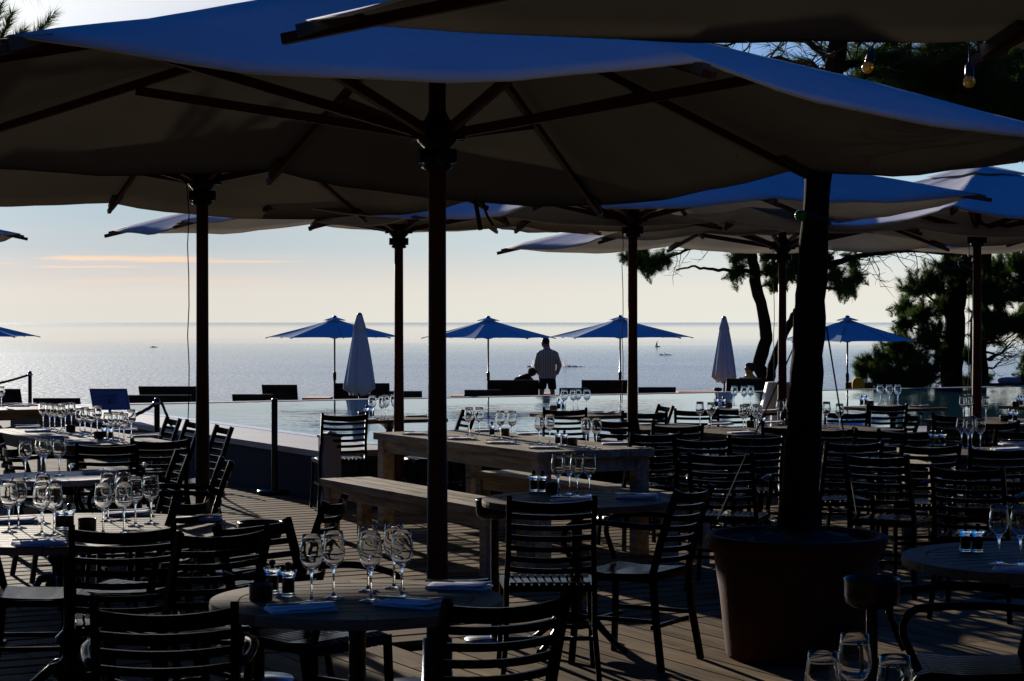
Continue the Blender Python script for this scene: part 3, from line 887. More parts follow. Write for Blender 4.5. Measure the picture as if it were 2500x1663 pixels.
def rect_table(key, c, L, Wd, rot, label, thick=0.034, planks=7, apron=0.07, leg=0.07, ped=False, m='top', name='dining_table', h=0.75):
    root = empty(name, (c[0], c[1], 0), rot, label, 'table' if 'table' in name else 'bench')
    b = MB(); w = Wd / planks
    for i in range(planks):
        y = -Wd / 2 + w * (i + 0.5)
        b.box((0, y, h - thick / 2), (L, w - 0.008, thick))
    b.build('tabletop' if 'table' in name else 'seat', M[m], root)
    if ped:
        pedestal(root, h - thick + 0.03, r=0.032)
    else:
        b = MB()
        if apron:
            z = h - thick - apron / 2
            for s_ in (-1, 1):
                b.box((0, s_ * (Wd / 2 - 0.06), z), (L - 0.14 - leg, 0.03, apron))
                b.box((s_ * (L / 2 - 0.06), 0, z), (0.03, Wd - 0.13 - leg, apron))
            b.build('apron', M[m], root)
        for sx in (-1, 1):
            for sy in (-1, 1):
                b = MB(); b.box((sx * (L / 2 - 0.03 - leg / 2), sy * (Wd / 2 - 0.03 - leg / 2), (h - thick) / 2), (leg, leg, h - thick))
                b.build('leg', M[m], root)
    TBL[key] = root
TV = TH + math.pi / 2
round_table('A', (-0.498, 6.40), 0.47, 8, 'nearest round slatted table with six glasses, in shade', ring=0.09, n=9)
round_table('B', (-1.90, 8.55), 0.71, 4, 'large sunlit round slatted table at lower left', ring=0.05, n=15)
round_table('C', (-2.62, 11.48), 0.375, 62, 'small brightly lit round table behind the large one at left', ring=0.03, n=9, m='bright_top')
round_table('H', (0.325, 10.0), 0.475, 6, 'shaded round table in front of the long table, four glasses on it', ring=0.08, n=9)
round_table('Q', (2.06, 7.5), 0.58, 20, 'blue-shaded round table at the right edge with rim catching light', ring=0.09, n=11)
round_table('R', (0.74, 3.92), 0.45, 0, 'closest table, below the frame, carrying the cut-off glasses', ring=0.08, n=9)
cD = Vector((-3.2, 14.3, 0)) + UX * 0.42 + VX * 1.25
rect_table('D', cD, 2.5, 0.84, TV, 'long dark table at left crowded with glasses and blue napkins')
cG = Vector((0.17, 13.6, 0)) + UX * 0.475 + VX * 1.375
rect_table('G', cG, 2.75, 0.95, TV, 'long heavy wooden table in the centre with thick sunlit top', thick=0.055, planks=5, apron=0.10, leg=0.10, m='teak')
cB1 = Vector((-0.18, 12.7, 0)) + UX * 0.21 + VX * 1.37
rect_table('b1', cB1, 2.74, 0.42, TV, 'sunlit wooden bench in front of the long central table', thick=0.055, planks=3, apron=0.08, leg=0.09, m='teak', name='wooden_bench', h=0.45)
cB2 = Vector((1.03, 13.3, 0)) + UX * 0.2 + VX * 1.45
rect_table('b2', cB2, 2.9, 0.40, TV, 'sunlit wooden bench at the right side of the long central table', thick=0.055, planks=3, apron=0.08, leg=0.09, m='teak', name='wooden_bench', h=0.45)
rect_table('I', (2.28, 16.45, 0), 1.7, 0.95, TH, 'wide wooden table in sun behind the thick dark trunk')
rect_table('N', Vector((3.75, 18.2, 0)) + UX * 0.45 - VX * 1.2, 2.4, 0.9, TV, 'long wooden table at right, its edge lit')
rect_table('O', (3.55, 13.75, 0), 1.6, 0.8, R(4), 'dark table at right with four glasses and two napkins', thick=0.03)
rect_table('T', (1.25, 16.95, 0), 0.8, 0.8, TH, 'square table partly hidden right of the slim parasol pole', ped=True)
def pool_table(key, px, y, w, label):
    c = at(px, y, 0.75); rect_table(key, (c.x, c.y), w, w, TH, label, ped=True, thick=0.032)
pool_table('F', 950, 1020, 0.82, 'square table by the pool next to the reddish pole')
pool_table('L', 1430, 1011, 0.80, 'square table by the pool with four glasses, centre of the view')
pool_table('K', 1850, 1002, 0.85, 'square table by the pool beside the white cone lamp')
pool_table('J', 2180, 994, 0.80, 'square table by the pool with three glasses before the pines')
rect_table('P', (5.72, 21.0), 0.8, 0.8, TH, 'square table by the pool at the right edge', ped=True)
rect_table('E', (-5.6, 20.6), 1.9, 1.3, TH, 'far left table covered with napkins', thick=0.04)
TNAME = dict(A='nearest round table', B='large sunlit round table', C='small bright table at left', H='shaded round table', Q='right-edge round table',
             R='closest cut-off table', D='long dark left table', G='long central table', I='wide table behind the trunk', N='long right-hand table',
             O='dark right-hand table', F='pool table by the reddish pole', L='central pool table', K='pool table by the cone lamp', J='pool table before the pines', P='far right pool table', E='far left table')

# ------------------------------------------------------------------ tableware
def make_glass():
    b = MB()
    b.lathe([(0.0, 0.0), (0.034, 0.0), (0.0355, 0.0015), (0.020, 0.0045), (0.008, 0.009), (0.0042, 0.02), (0.0036, 0.05), (0.0038, 0.078), (0.0062, 0.090), (0.0075, 0.096), (0.010, 0.101),
             (0.021, 0.109), (0.0305, 0.122), (0.0358, 0.138), (0.0370, 0.152), (0.0355, 0.172), (0.0325, 0.193), (0.0300, 0.2145), (0.0294, 0.2150),
             (0.0288, 0.2143), (0.0312, 0.193), (0.0343, 0.172), (0.0358, 0.152), (0.0346, 0.139), (0.0292, 0.124), (0.019, 0.1125), (0.008, 0.1065), (0.0, 0.105)], n=28)
    return b.build('wine_glass', M['glass'])
def make_mill(salt):
    root = empty('salt_mill' if salt else 'pepper_mill', (0, 0, 0))
    b = MB(); b.lathe([(0, 0), (0.023, 0), (0.0235, 0.004), (0.021, 0.008), (0.020, 0.06), (0.023, 0.066), (0.029, 0.080), (0.0285, 0.082), (0.019, 0.079), (0, 0.079)], n=20); b.build('body', M['glass'], root)
    b = MB(); b.lathe([(0, 0.009), (0.0165, 0.009), (0.0165, 0.058), (0, 0.060)], n=14); b.build('filling', M['salt' if salt else 'pepper'], root)
    b = MB(); b.lathe([(0.006, 0.080), (0.006, 0.090), (0.010, 0.094), (0.0115, 0.101), (0.009, 0.107), (0, 0.110)], n=12); b.build('knob', M['black_metal'], root)
    return root
def make_pot():
    b = MB(); b.lathe([(0, 0), (0.036, 0), (0.038, 0.004), (0.038, 0.046), (0.040, 0.050), (0.038, 0.053), (0.033, 0.050), (0.032, 0.012), (0, 0.010)], n=24)
    return b.build('ashtray_pot', M['tin'])
def make_napkin():
    b = MB(); n, m = 10, 6; rr = random.Random(4)
    for lay in range(3):
        vs = []; fs = []
        z0 = 0.002 + lay * 0.0045
        for i in range(n + 1):
            for j in range(m + 1):
                x = -0.105 + 0.21 * i / n; y = -0.06 + 0.12 * j / m
                x *= 1 - 0.02 * lay; y *= 1 - 0.03 * lay
                z = z0 + 0.003 * noise.noise(Vector((x * 18, y * 18, lay * 3))) + (0.008 * (i / n) ** 4 if lay == 2 else 0)
                vs.append((x, y, max(0.001, z)))
        o = len(vs)
        vs += [(x, y, max(0.0005, z - 0.0035)) for x, y, z in vs]
        for i in range(n):
            for j in range(m):
                a = i * (m + 1) + j
                fs.append((a, a + m + 1, a + m + 2, a + 1)); fs.append((o + a, o + a + 1, o + a + m + 2, o + a + m + 1))
        for i in range(n):
            a = i * (m + 1); c = a + m + 1; fs.append((a, o + a, o + c, c))
            a += m; c += m; fs.append((c, o + c, o + a, a))
        for j in range(m):
            a = j; fs.append((a + 1, o + a + 1, o + a, a))
            a = n * (m + 1) + j; fs.append((a, o + a, o + a + 1, a + 1))
        b.add(vs, fs, True)
    return b.build('napkin', M['cream'])
def make_fork():
    b = MB()
    b.beam((-0.10, 0, 0.004), (0.02, 0, 0.004), 0.012, 0.0025, w2=0.006); b.beam((0.02, 0, 0.004), (0.045, 0, 0.003), 0.006, 0.0025, w2=0.022)
    for k in range(4): b.beam((0.045, -0.0085 + k * 0.0057, 0.003), (0.095, -0.0085 + k * 0.0057, 0.008), 0.0032, 0.002)
    return b.build('fork', M['steel'])
def make_knife():
    b = MB()
    b.beam((-0.11, 0, 0.005), (-0.01, 0, 0.005), 0.012, 0.006, w2=0.010); b.beam((-0.01, 0, 0.005), (0.09, 0.001, 0.005), 0.017, 0.0015, w2=0.014); b.beam((0.09, 0.001, 0.005), (0.105, 0.004, 0.005), 0.014, 0.0015, w2=0.004)
    return b.build('knife', M['steel'])
PG, PS, PP, PT, PN, PF, PK = Proto(make_glass), Proto(lambda: make_mill(True)), Proto(lambda: make_mill(False)), Proto(make_pot), Proto(make_napkin), Proto(make_fork), Proto(make_knife)
ZT = 0.7515
def on_table(key, px, py):
    return at(px, py, ZT)
def setting(key, glasses=(), salts=(), peppers=(), pots=(), napkins=(), zoff=0.0, cutlery=True):
    tn = TNAME[key]
    g = sorted(glasses)
    for i, (x, y) in enumerate(g):
        p = at(x, y, ZT); p.z += zoff
        if len(g) > 1: lab = f'{ORD[i]} wine glass from the left on the {tn}'
        else: lab = f'single wine glass on the {tn}'
        PG.put(p, rnd.uniform(0, 6), lab, 'wine glass', 'empty wine glasses on the tables')
    for lst, pr, nm in ((salts, PS, 'salt mill'), (peppers, PP, 'pepper mill')):
        for i, (x, y) in enumerate(sorted(lst)):
            kind = 'pale-filled glass salt mill' if nm[0] == 's' else 'dark-filled glass pepper mill'
            p = at(x, y, ZT); p.z += zoff
            pr.put(p, 0, f'{(ORD[i] + " ") if len(lst) > 1 else ""}{kind} on the {tn}', 'mill', 'glass salt and pepper mills')
    for i, (x, y) in enumerate(sorted(pots)):
        p = at(x, y, ZT); p.z += zoff
        PT.put(p, rnd.uniform(0, 6), f'{(["left", "right", "third"][i] + " ") if len(pots) > 1 else ""}dark round ashtray pot on the {tn}', 'ashtray', 'dark ashtray pots on the tables')
    ns = sorted(napkins)
    for i, (x, y, a) in enumerate(ns):
        w = (ORD[i] + ' ') if len(ns) > 1 else ''
        fl = ' from the left' if len(ns) > 1 else ''
        p = at(x, y, ZT); p.z += zoff
        ax = R(a)
        PN.put(p, ax, f'{w}folded cloth napkin{fl} on the {tn}', 'napkin', 'folded napkins laid on the tables')
        if cutlery:
            side = Vector((-math.sin(ax), math.cos(ax), 0))
            PF.put(p + side * 0.018 + Vector((0, 0, 0.019)), ax + R(rnd.uniform(-14, 22)), f'fork on the {w}napkin{fl} on the {tn}', 'fork', 'forks on the napkins')
            PK.put(p - side * 0.018 + Vector((0, 0, 0.019)), ax + R(rnd.uniform(-16, 10)), f'knife on the {w}napkin{fl} on the {tn}', 'knife', 'knives on the napkins')
setting('A', [(760, 1471), (814, 1461), (898, 1444), (905, 1468), (962, 1437), (981, 1459)], [(664, 1448)], [(703, 1455)], [(636, 1466)],
        [(735, 1491, 20), (1003, 1479, -30), (1120, 1436, -12)])
setting('B', [(21, 1300), (44, 1290), (104, 1279), (101, 1306), (131, 1308), (251, 1305), (263, 1273), (302, 1303), (330, 1285), (368, 1279), (300, 1271)],
        [(146, 1292)], [(168, 1292)], [(212, 1296)], [(30, 1275, 5), (95, 1330, 25), (312, 1257, 10), (362, 1311, -20), (483, 1270, 8)])
setting('C', [(61, 1169), (100, 1157), (110, 1159), (144, 1162)], napkins=[(245, 1156, 15)])
setting('H', [(1363, 1212), (1390, 1208), (1409, 1213), (1438, 1212)], [(1303, 1199)], [(1324, 1200)], [(1349, 1204)], [(1398, 1225, 10), (1556, 1217, -8)])
setting('D', [(105, 1045), (121, 1047), (133, 1049), (149, 1052), (159, 1046), (174, 1044), (195, 1064), (207, 1061), (222, 1066), (237, 1056), (263, 1078), (275, 1075), (291, 1076), (302, 1080), (320, 1068)],
        [(254, 1071)], [(270, 1073)], [(172, 1054), (241, 1071)], [(68, 1045, 10), (92, 1054, 18), (132, 1068, 5), (204, 1082, 0), (305, 1052, 10), (358, 1066, 5)])
setting('G', [(1145, 1062), (1170, 1061), (1222, 1072), (1250, 1073), (1316, 1085), (1342, 1084), (1431, 1095), (1456, 1096)],
        [(1362, 1086)], [(1201, 1064), (1378, 1088)], [(1232, 1063), (1397, 1087)],
        [(1018, 1061, -25), (1128, 1073, -20), (1224, 1083, -20), (1330, 1095, -15), (1190, 1053, 0), (1295, 1061, 0), (1505, 1085, 0)])
setting('I', [(1709, 1043), (1736, 1045), (1815, 1052), (1822, 1050), (1846, 1051), (1851, 1054), (1905, 1036), (1928, 1034), (2018, 1043), (2050, 1049)],
        [], [(1862, 1043)], [(1831, 1043), (1926, 1038)], [(1812, 1058, 10), (1760, 1037, 5), (1885, 1033, 8)])
setting('F', [(909, 1023), (933, 1024), (942, 1021), (962, 1019)], [(895, 1018)], [(908, 1019)], [(884, 1020)], [(1016, 1017, 5), (893, 1027, 10)])
setting('L', [(1378, 1003), (1400, 1003), (1411, 1001), (1433, 1002)], [(1364, 1000)], [(1376, 1001)], [(1351, 1003)], [(1476, 1010, 10)])
setting('K', [(1793, 991), (1817, 992), (1833, 990)], [(1749, 994)], [(1766, 994)], [(1779, 996)], [(1877, 1004, 10)])
setting('J', [(2149, 988), (2171, 988), (2192, 988)], [(2104, 990)], [(2115, 990)], [(2125, 991)], [(2246, 993, 5)])
setting('N', [(2352, 1024), (2366, 1022), (2407, 1026)], [(2466, 1027)], [(2479, 1029)], [(2452, 1029)], [(2490, 1038, 0)])
setting('O', [(2348, 1093), (2364, 1096), (2373, 1092), (2394, 1096)], [(2277, 1087), (2287, 1088)], [(2303, 1087)], [], [(2460, 1099, 5), (2478, 1086, 5)])
setting('P', [(2510, 998)], [(2486, 990)], [(2493, 991)], [(2480, 993)])
setting('E', [(3, 993)], napkins=[(20, 990, 5), (45, 992, 5), (66, 990, 8)])
setting('Q', [(2440, 1378), (2492, 1381)], [(2358, 1346)], [(2388, 1347)], [], [(2496, 1397, -20)])
setting('R', [(2010, 1850), (2088, 1792), (2186, 1862)])

# ------------------------------------------------------------------ things standing on the deck
def bucket_stand(px, d, label):
    p = Vector(((px - 1250) / F * d, d, 0))
    root = empty('bucket_stand', p, 0, label, 'stand', 'black oval bowls on posts')
    b = MB(); b.lathe([(0, 0.002), (0.155, 0.002), (0.16, 0.008), (0.15, 0.022), (0.03, 0.030), (0, 0.03)], n=28); b.build('base', M['steel'], root)
    b = MB(); b.lathe([(0.021, 0.028), (0.021, 0.63)], n=16); b.build('post', M['black_metal'], root)
    b = MB(); b.lathe([(0, 0.628), (0.07, 0.63), (0.092, 0.645), (0.098, 0.67), (0.098, 0.722), (0.101, 0.728), (0.098, 0.733), (0.094, 0.730), (0.092, 0.66), (0.0, 0.645)], n=32); b.build('bowl', M['black_metal'], root)
bucket_stand(634, 9.05, 'black bowl on a post between the two left round tables')
bucket_stand(1208, 10.2, 'black bowl on a post touching the shaded round table, long bench behind')
bucket_stand(2130, 7.05, 'black bowl on a post in front of the big planter')
bucket_stand(1512, 17.9, 'black bowl on a post before the pool, left of the slim pole')

# steel barrier post with round foot
p = at(670, 1207, 0)
r_ = empty('barrier_post', p, 0, 'plain metal barrier post with round foot beside the pool wall', 'post')
b = MB(); b.lathe([(0, 0.002), (0.165, 0.002), (0.168, 0.03), (0.16, 0.042), (0.03, 0.046)], n=32); b.build('base', M['black_metal'], r_)
b = MB(); b.lathe([(0.030, 0.04), (0.030, 0.90), (0.026, 0.91), (0, 0.912)], n=20); b.build('post', M['black_metal'], r_)
b = MB(); b.beam((-0.075, 0, 0.895), (0.085, 0, 0.897), 0.012, 0.006); b.build('hook', M['steel'], r_)

# square bollard with pyramid head
p = Vector(((805 - 1250) / F * 17.2, 17.2, 0))
r_ = empty('square_bollard', p, TH, 'short square pale bollard with pyramid top in front of the pool wall', 'bollard')
b = MB(); b.box((0, 0, 0.33), (0.15, 0.15, 0.62)); b.box((0, 0, 0.01), (0.2, 0.2, 0.02)); b.build('shaft', M['post'], r_)
b = MB(); b.add([(-.085, -.085, .642), (.085, -.085, .642), (.085, .085, .642), (-.085, .085, .642), (-.085, -.085, .662), (.085, -.085, .662), (.085, .085, .662), (-.085, .085, .662), (0, 0, .70)],
      [(3, 2, 1, 0), (0, 1, 5, 4), (1, 2, 6, 5), (2, 3, 7, 6), (3, 0, 4, 7), (4, 5, 8), (5, 6, 8), (6, 7, 8), (7, 4, 8)]); b.build('cap', M['post'], r_)

# rope posts and sagging ropes
def rope_post(px, d, top, label):
    p = Vector(((px - 1250) / F * d, d, 0))
    r_ = empty('rope_post', p, 0, label, 'post')
    b = MB(); b.lathe([(0, 0.002), (0.15, 0.002), (0.15, 0.02), (0.03, 0.03)], n=24); b.build('base', M['black_metal'], r_)
    b = MB(); b.lathe([(0.030, 0.02), (0.030, top - 0.02), (0.024, top), (0, top + 0.002)], n=16); b.build('post', M['black_metal'], r_)
    b = MB(); b.lathe([(0.031, top - 0.07), (0.048, top - 0.06), (0.048, top - 0.045), (0.031, top - 0.04)], n=16); b.build('ring', M['steel'], r_)
    return p + Vector((0, 0, top - 0.05))
def rope(a, c, sag, label, r=0.019):
    b = MB(); n = 60
    for ph in range(3):
        pts = []
        for i in range(n + 1):
            t_ = i / n; p = a.lerp(c, t_) - Vector((0, 0, sag * 4 * t_ * (1 - t_)))
            an = t_ * (c - a).length * 30 + ph * 2.094
            pts.append(p - a + Vector((0, math.cos(an), math.sin(an))) * r * 0.5)
        b.tube(pts, r * 0.62, 6)
    tag(b.build('barrier_rope', M['rope'], loc=a), label, 'rope', 'thick twisted barrier ropes')
p1 = rope_post(383, 20.4, 0.86, 'rope post at the pool corner with rope hanging from both sides')
p2 = rope_post(73, 31.5, 0.86, 'tall-standing rope post against the glittering sea at far left')
rope(p1, at(318, 1040, 0.62) + Vector((-0.9, 0.3, 0.1)), 0.16, 'thick rope slanting down left from the post at the pool corner')
rope(p1 + Vector((0.05, 0, 0)), p1 + Vector((0.9, -1.0, -0.55)), 0.30, 'short rope hanging straight down right of the pool corner post')
rope(p2, atd(0, 962, 30.5) + Vector((-1.0, 0, 0.1)), 0.08, 'thick rope rising to the far left post')
rope(atd(-40, 985, 20), atd(30, 1062, 19), 0.06, 'thick rope running down across the far left table side')

# navy notice on a slanted stand
c = atd(268, 975, 24.0)
r_ = empty('notice_stand', (c.x, c.y, 0), 0, 'navy blue notice board on a stand at the pool corner', 'sign')
b = MB(); tz = c.z
vs = []
def signpt(x, y, off=0.0):      # x right, y up on the slanted board; leans back and is skewed to the left
    return Vector((x - y * 0.12 * 2 + 0.0, y * 0.35 - off, tz + y * 0.94))
w_, h_ = 0.225, 0.135
def sheet(b, x0, x1, y0, y1, off, th):
    f = [signpt(x0, y0, off), signpt(x1, y0, off), signpt(x1, y1, off), signpt(x0, y1, off)]
    k = [q_ + Vector((0, th, 0)) for q_ in f]
    b.add(f + k, [(0, 1, 2, 3), (7, 6, 5, 4), (0, 4, 5, 1), (1, 5, 6, 2), (2, 6, 7, 3), (3, 7, 4, 0)])
sheet(b, -w_, w_, -h_, h_, 0.0, 0.02); b.build('board', M['sign'], r_)
b = MB()
for x0, x1, y0, y1 in ((-w_, w_, h_ - 0.022, h_), (-w_, w_, -h_, -h_ + 0.018), (-w_, -w_ + 0.02, -h_ + 0.018, h_ - 0.022), (w_ - 0.02, w_, -h_ + 0.018, h_ - 0.022)):
    sheet(b, x0, x1, y0, y1, 0.006, 0.005)
b.build('frame', M['signframe'], r_)
b = MB(); b.lathe([(0, 0.002), (0.16, 0.002), (0.16, 0.02), (0.02, 0.03), (0.018, tz - 0.02)], n=20); b.build('stand', M['black_metal'], r_)
for txt, yy, size in (('ACCES RESERVE', 0.045, 0.036), ('A LA CLIENTELE DE', 0.0, 0.036), ("L'HOTEL", -0.045, 0.036)):
    cu = bpy.data.curves.new('lettering', 'FONT'); cu.body = txt; cu.size = size; cu.align_x = 'CENTER'; cu.align_y = 'CENTER'; cu.extrude = 0.001
    tmp = bpy.data.objects.new('tmp', cu); COL.objects.link(tmp); bpy.context.view_layer.update()
    me = bpy.data.meshes.new_from_object(tmp.evaluated_get(bpy.context.evaluated_depsgraph_get())); bpy.data.objects.remove(tmp)
    o = bpy.data.objects.new('lettering', me); COL.objects.link(o); o.data.materials.clear(); o.data.materials.append(M['ink']); o.parent = r_
    ex, ey = Vector((1, 0, 0)), Vector((-0.24, 0.35, 0.94)).normalized()
    ez = ex.cross(ey).normalized(); mtx = Matrix((ex, ey, ez)).transposed().to_4x4()
    mtx.translation = signpt(0.0, yy, 0.009)
    o.matrix_local = mtx
bpy.context.view_layer.update()

# white cone lamp standing on the coping
pl = Vector((0.1343 * 20.9, 20.9, ZW + 0.012))
r_ = empty('cone_lamp', pl, 0, 'large unlit white cone-shaded lamp on the pool edge behind the reddish pole', 'lamp')
b = MB(); b.lathe([(0, 0.27), (0.198, 0.27), (0.204, 0.276), (0.202, 0.285), (0.143, 0.535), (0.138, 0.545), (0.128, 0.548), (0, 0.548)], n=36); b.build('lamp_shade', M['lampshade'], r_)
b = MB(); b.lathe([(0, 0), (0.10, 0), (0.104, 0.01), (0.098, 0.03), (0.085, 0.268)], n=28); b.build('lamp_base', M['lampshade'], r_)

# planter with soil
pc = Vector(((1945 - 1250) / F * 9.75, 9.75, 0))
r_ = empty('planter', pc, 0, 'huge dark terracotta planter in deep shade at the foot of the thick trunk', 'planter')
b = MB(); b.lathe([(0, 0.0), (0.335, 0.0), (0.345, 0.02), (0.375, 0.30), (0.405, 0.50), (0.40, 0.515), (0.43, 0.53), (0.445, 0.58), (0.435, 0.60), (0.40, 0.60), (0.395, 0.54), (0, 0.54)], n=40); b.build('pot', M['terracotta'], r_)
b = MB(); rr = random.Random(3); vs = []; fs = []
for i in range(9):
    for k in range(28):
        a = 2 * math.pi * k / 28; r0 = 0.39 * i / 8
        vs.append((r0 * math.cos(a), r0 * math.sin(a), 0.55 + 0.07 * (1 - (i / 8) ** 2) + 0.015 * rr.uniform(-1, 1)))
for i in range(8):
    for k in range(28): fs.append((i * 28 + k, i * 28 + (k + 1) % 28, (i + 1) * 28 + (k + 1) % 28, (i + 1) * 28 + k))
b.add(vs, fs, True); b.build('soil', M['soil'], r_)

# ------------------------------------------------------------------ pines
def tuft(b, p, d, rr, L=0.12, n=46, w=0.0035):
    """shaving-brush of needles round direction d"""
    d = d.normalized()
    x = d.orthogonal().normalized(); y = d.cross(x)
    vs = []; fs = []
    for i in range(n):
        base = p - d * (L * 0.9 * rr.random())
        a = rr.uniform(0, 6.283); sp = rr.uniform(0.25, 1.15)
        dd = (d + (x * math.cos(a) + y * math.sin(a)) * sp).normalized()
        l = L * rr.uniform(0.75, 1.15)
        s_ = dd.cross(Vector((rr.uniform(-1, 1), rr.uniform(-1, 1), rr.uniform(-1, 1)))).normalized() * w
        o = len(vs)
        tip = base + dd * l + Vector((0, 0, -0.12 * l))
        vs += [base - s_, base + s_, tip]
        fs.append((o, o + 1, o + 2))
    b.add(vs, fs)
def wig(pts, rr, amp, sub=4):
    """subdivide a polyline and wobble it"""
    out = [Vector(pts[0])]
    for a, c in zip(pts[:-1], pts[1:]):
        a, c = Vector(a), Vector(c)
        for i in range(1, sub + 1):
            q_ = a.lerp(c, i / sub)
            out.append(q_ + Vector((rr.uniform(-1, 1), rr.uniform(-1, 1), rr.uniform(-1, 1))) * amp * (0.4 if i == sub else 1))
    return out
class Tree:
    def __init__(s, name, base, seed, L=0.12, w=0.0035, nn=46):
        s.base = Vector(base); s.name = name; s.rr = random.Random(seed)
        s.trunk = MB(); s.crown = MB(); s.tw = MB(); s.L = L; s.w = w; s.nn = nn
    def limb(s, pts, r0, r1, n=10, amp=0.01, sub=4):
        P_ = wig([Vector(p) - s.base for p in pts], s.rr, amp, sub)
        m = len(P_); s.trunk.tube(P_, [(r0 + (r1 - r0) * i / (m - 1)) * s.rr.uniform(0.94, 1.07) for i in range(m)], n)
        return P_
    def twig(s, p, d, l, r=0.006, depth=2, leaf=True, curl=0.25):
        rr = s.rr; n = 5; pts = [p]; dd = d.normalized()
        for i in range(n):
            dd = (dd + Vector((rr.uniform(-1, 1), rr.uniform(-1, 1), rr.uniform(-0.8, 1))) * curl).normalized()
            pts.append(pts[-1] + dd * l / n)
            if depth > 0 and i >= 1 and rr.random() < 0.75:
                s.twig(pts[-1], (dd + Vector((rr.uniform(-1, 1), rr.uniform(-1, 1), rr.uniform(-.6, 1)))).normalized(), l * rr.uniform(0.4, 0.7), r * 0.65, depth - 1, leaf, curl)
        s.tw.tube(pts, [r * (1 - 0.6 * i / n) for i in range(n + 1)], 5, cap=False)
        if leaf: tuft(s.crown, pts[-1] + dd * s.L * 0.35, dd + Vector((0, 0, 0.25)), rr, s.L, s.nn, s.w)
    def clump(s, c, rad, n, flat=0.6, start=None, inner=0.25):
        """cluster of leafy twigs filling an ellipsoid"""
        c = Vector(c) - s.base; rr = s.rr
        for i in range(n):
            v_ = Vector((rr.gauss(0, 1), rr.gauss(0, 1), rr.gauss(0, 1))).normalized()
            e = c + Vector((v_.x * rad, v_.y * rad, v_.z * rad * flat)) * rr.uniform(inner, 1.0)
            st = (start - s.base) if start is not None else c - Vector((0, 0, rad * flat * 0.3))
            st = st.lerp(e, rr.uniform(0.25, 0.6))
            mid = st.lerp(e, 0.55) + Vector((rr.uniform(-1, 1), rr.uniform(-1, 1), rr.uniform(-1, 0.4))) * rad * 0.09
            s.tw.tube([st, mid, e], [0.009 * rad + 0.003, 0.006 * rad + 0.002, 0.003], 4, cap=False)
            dd = (e - mid).normalized()
            for k in range(3):
                tuft(s.crown, e - dd * s.L * 0.7 * k + Vector((rr.uniform(-1, 1), rr.uniform(-1, 1), rr.uniform(-1, 1))) * s.L * 0.25, dd + Vector((0, 0, 0.35)) + Vector((rr.uniform(-.5, .5), rr.uniform(-.5, .5), 0)), rr, s.L, s.nn, s.w)
    def done(s, label):
        root = empty(s.name, s.base, 0, label, 'tree')
        if s.trunk.v: s.trunk.build('trunk', M['bark'], root)
        if s.tw.v:
            s.crown.add(s.tw.v, s.tw.f, True, 1)
        if s.crown.v: s.crown.build('crown', [M['needle'], M['twig']], root)
        return root

# thick trunk rising out of the planter, leaning right above
D0 = 9.75
t = Tree('planted_pine', (pc.x, pc.y, 0.56), 21, L=0.11, w=0.0016, nn=44)
def a0(px, py, dd=0.0): return atd(px, py, D0 + dd)
t.limb([Vector((pc.x, pc.y, 0.56)), a0(1955, 1180), a0(1965, 1000), a0(1975, 820), a0(1985, 640), a0(1994, 480), a0(2008, 330), a0(2035, 170), a0(2050, 60), a0(2080, -120), a0(2110, -300)], 0.098, 0.028, 14, 0.004)
def br(pts, r0, r1, kids=5, leaf=0.4, ll=0.45, dep=2):
    P_ = t.limb(pts, r0, r1, 7, 0.015)
    for q_ in P_[3:]:
        for _ in range(2 if t.rr.random() < 0.6 else 1):
            t.twig(q_, Vector((t.rr.uniform(-1, 1), t.rr.uniform(-1, 1), t.rr.uniform(-0.8, 0.9))), ll * t.rr.uniform(0.5, 1.1), 0.006, dep, t.rr.random() < leaf)
br([a0(2030, 190), a0(1960, 150, .3), a0(1850, 150, .5), a0(1740, 110, .8), a0(1620, 80, 1)], 0.022, 0.006, leaf=0.10)
br([a0(2030, 150), a0(1980, 110, .1), a0(1900, 90, .2), a0(1820, 70, .3)], 0.02, 0.006, leaf=0.12)
br([a0(2034, 168), a0(2100, 150, .2), a0(2180, 100, .4), a0(2260, 40, .6)], 0.028, 0.008, leaf=0.6)
br([a0(2020, 230), a0(2110, 180, .3), a0(2230, 170, .6), a0(2370, 190, .9), a0(2520, 180, 1.2)], 0.024, 0.008, leaf=0.7)
for (px, py, r1, n) in ((2200, 150, 0.22, 26), (2290, 200, 0.25, 32), (2380, 150, 0.27, 34), (2450, 240, 0.30, 40), (2300, 110, 0.25, 26), (2480, 130, 0.30, 34), (2150, 210, 0.12, 9), (2530, 300, 0.25, 24), (2400, 270, 0.2, 20), (2100, 140, 0.06, 3), (2350, 240, 0.2, 18), (2230, 215, 0.14, 14), (2250, 160, 0.2, 22), (2330, 165, 0.22, 26), (2420, 200, 0.25, 28), (2480, 200, 0.25, 26), (2280, 250, 0.16, 14), (2160, 150, 0.14, 12)):
    t.clump(a0(px, py, t.rr.uniform(0.2, 1.0)), r1, n, flat=0.75, inner=0.1)
for k in range(9):
    a = k * 2.4; t.clump(a0(2110, -300) + Vector((0.55 * math.cos(a), 0.55 * math.sin(a), 0.15 * k - 0.3)), 0.3, 14, flat=0.7)
T0 = t.done('thick dark pine trunk rising from the planter, its branches filling the top right')

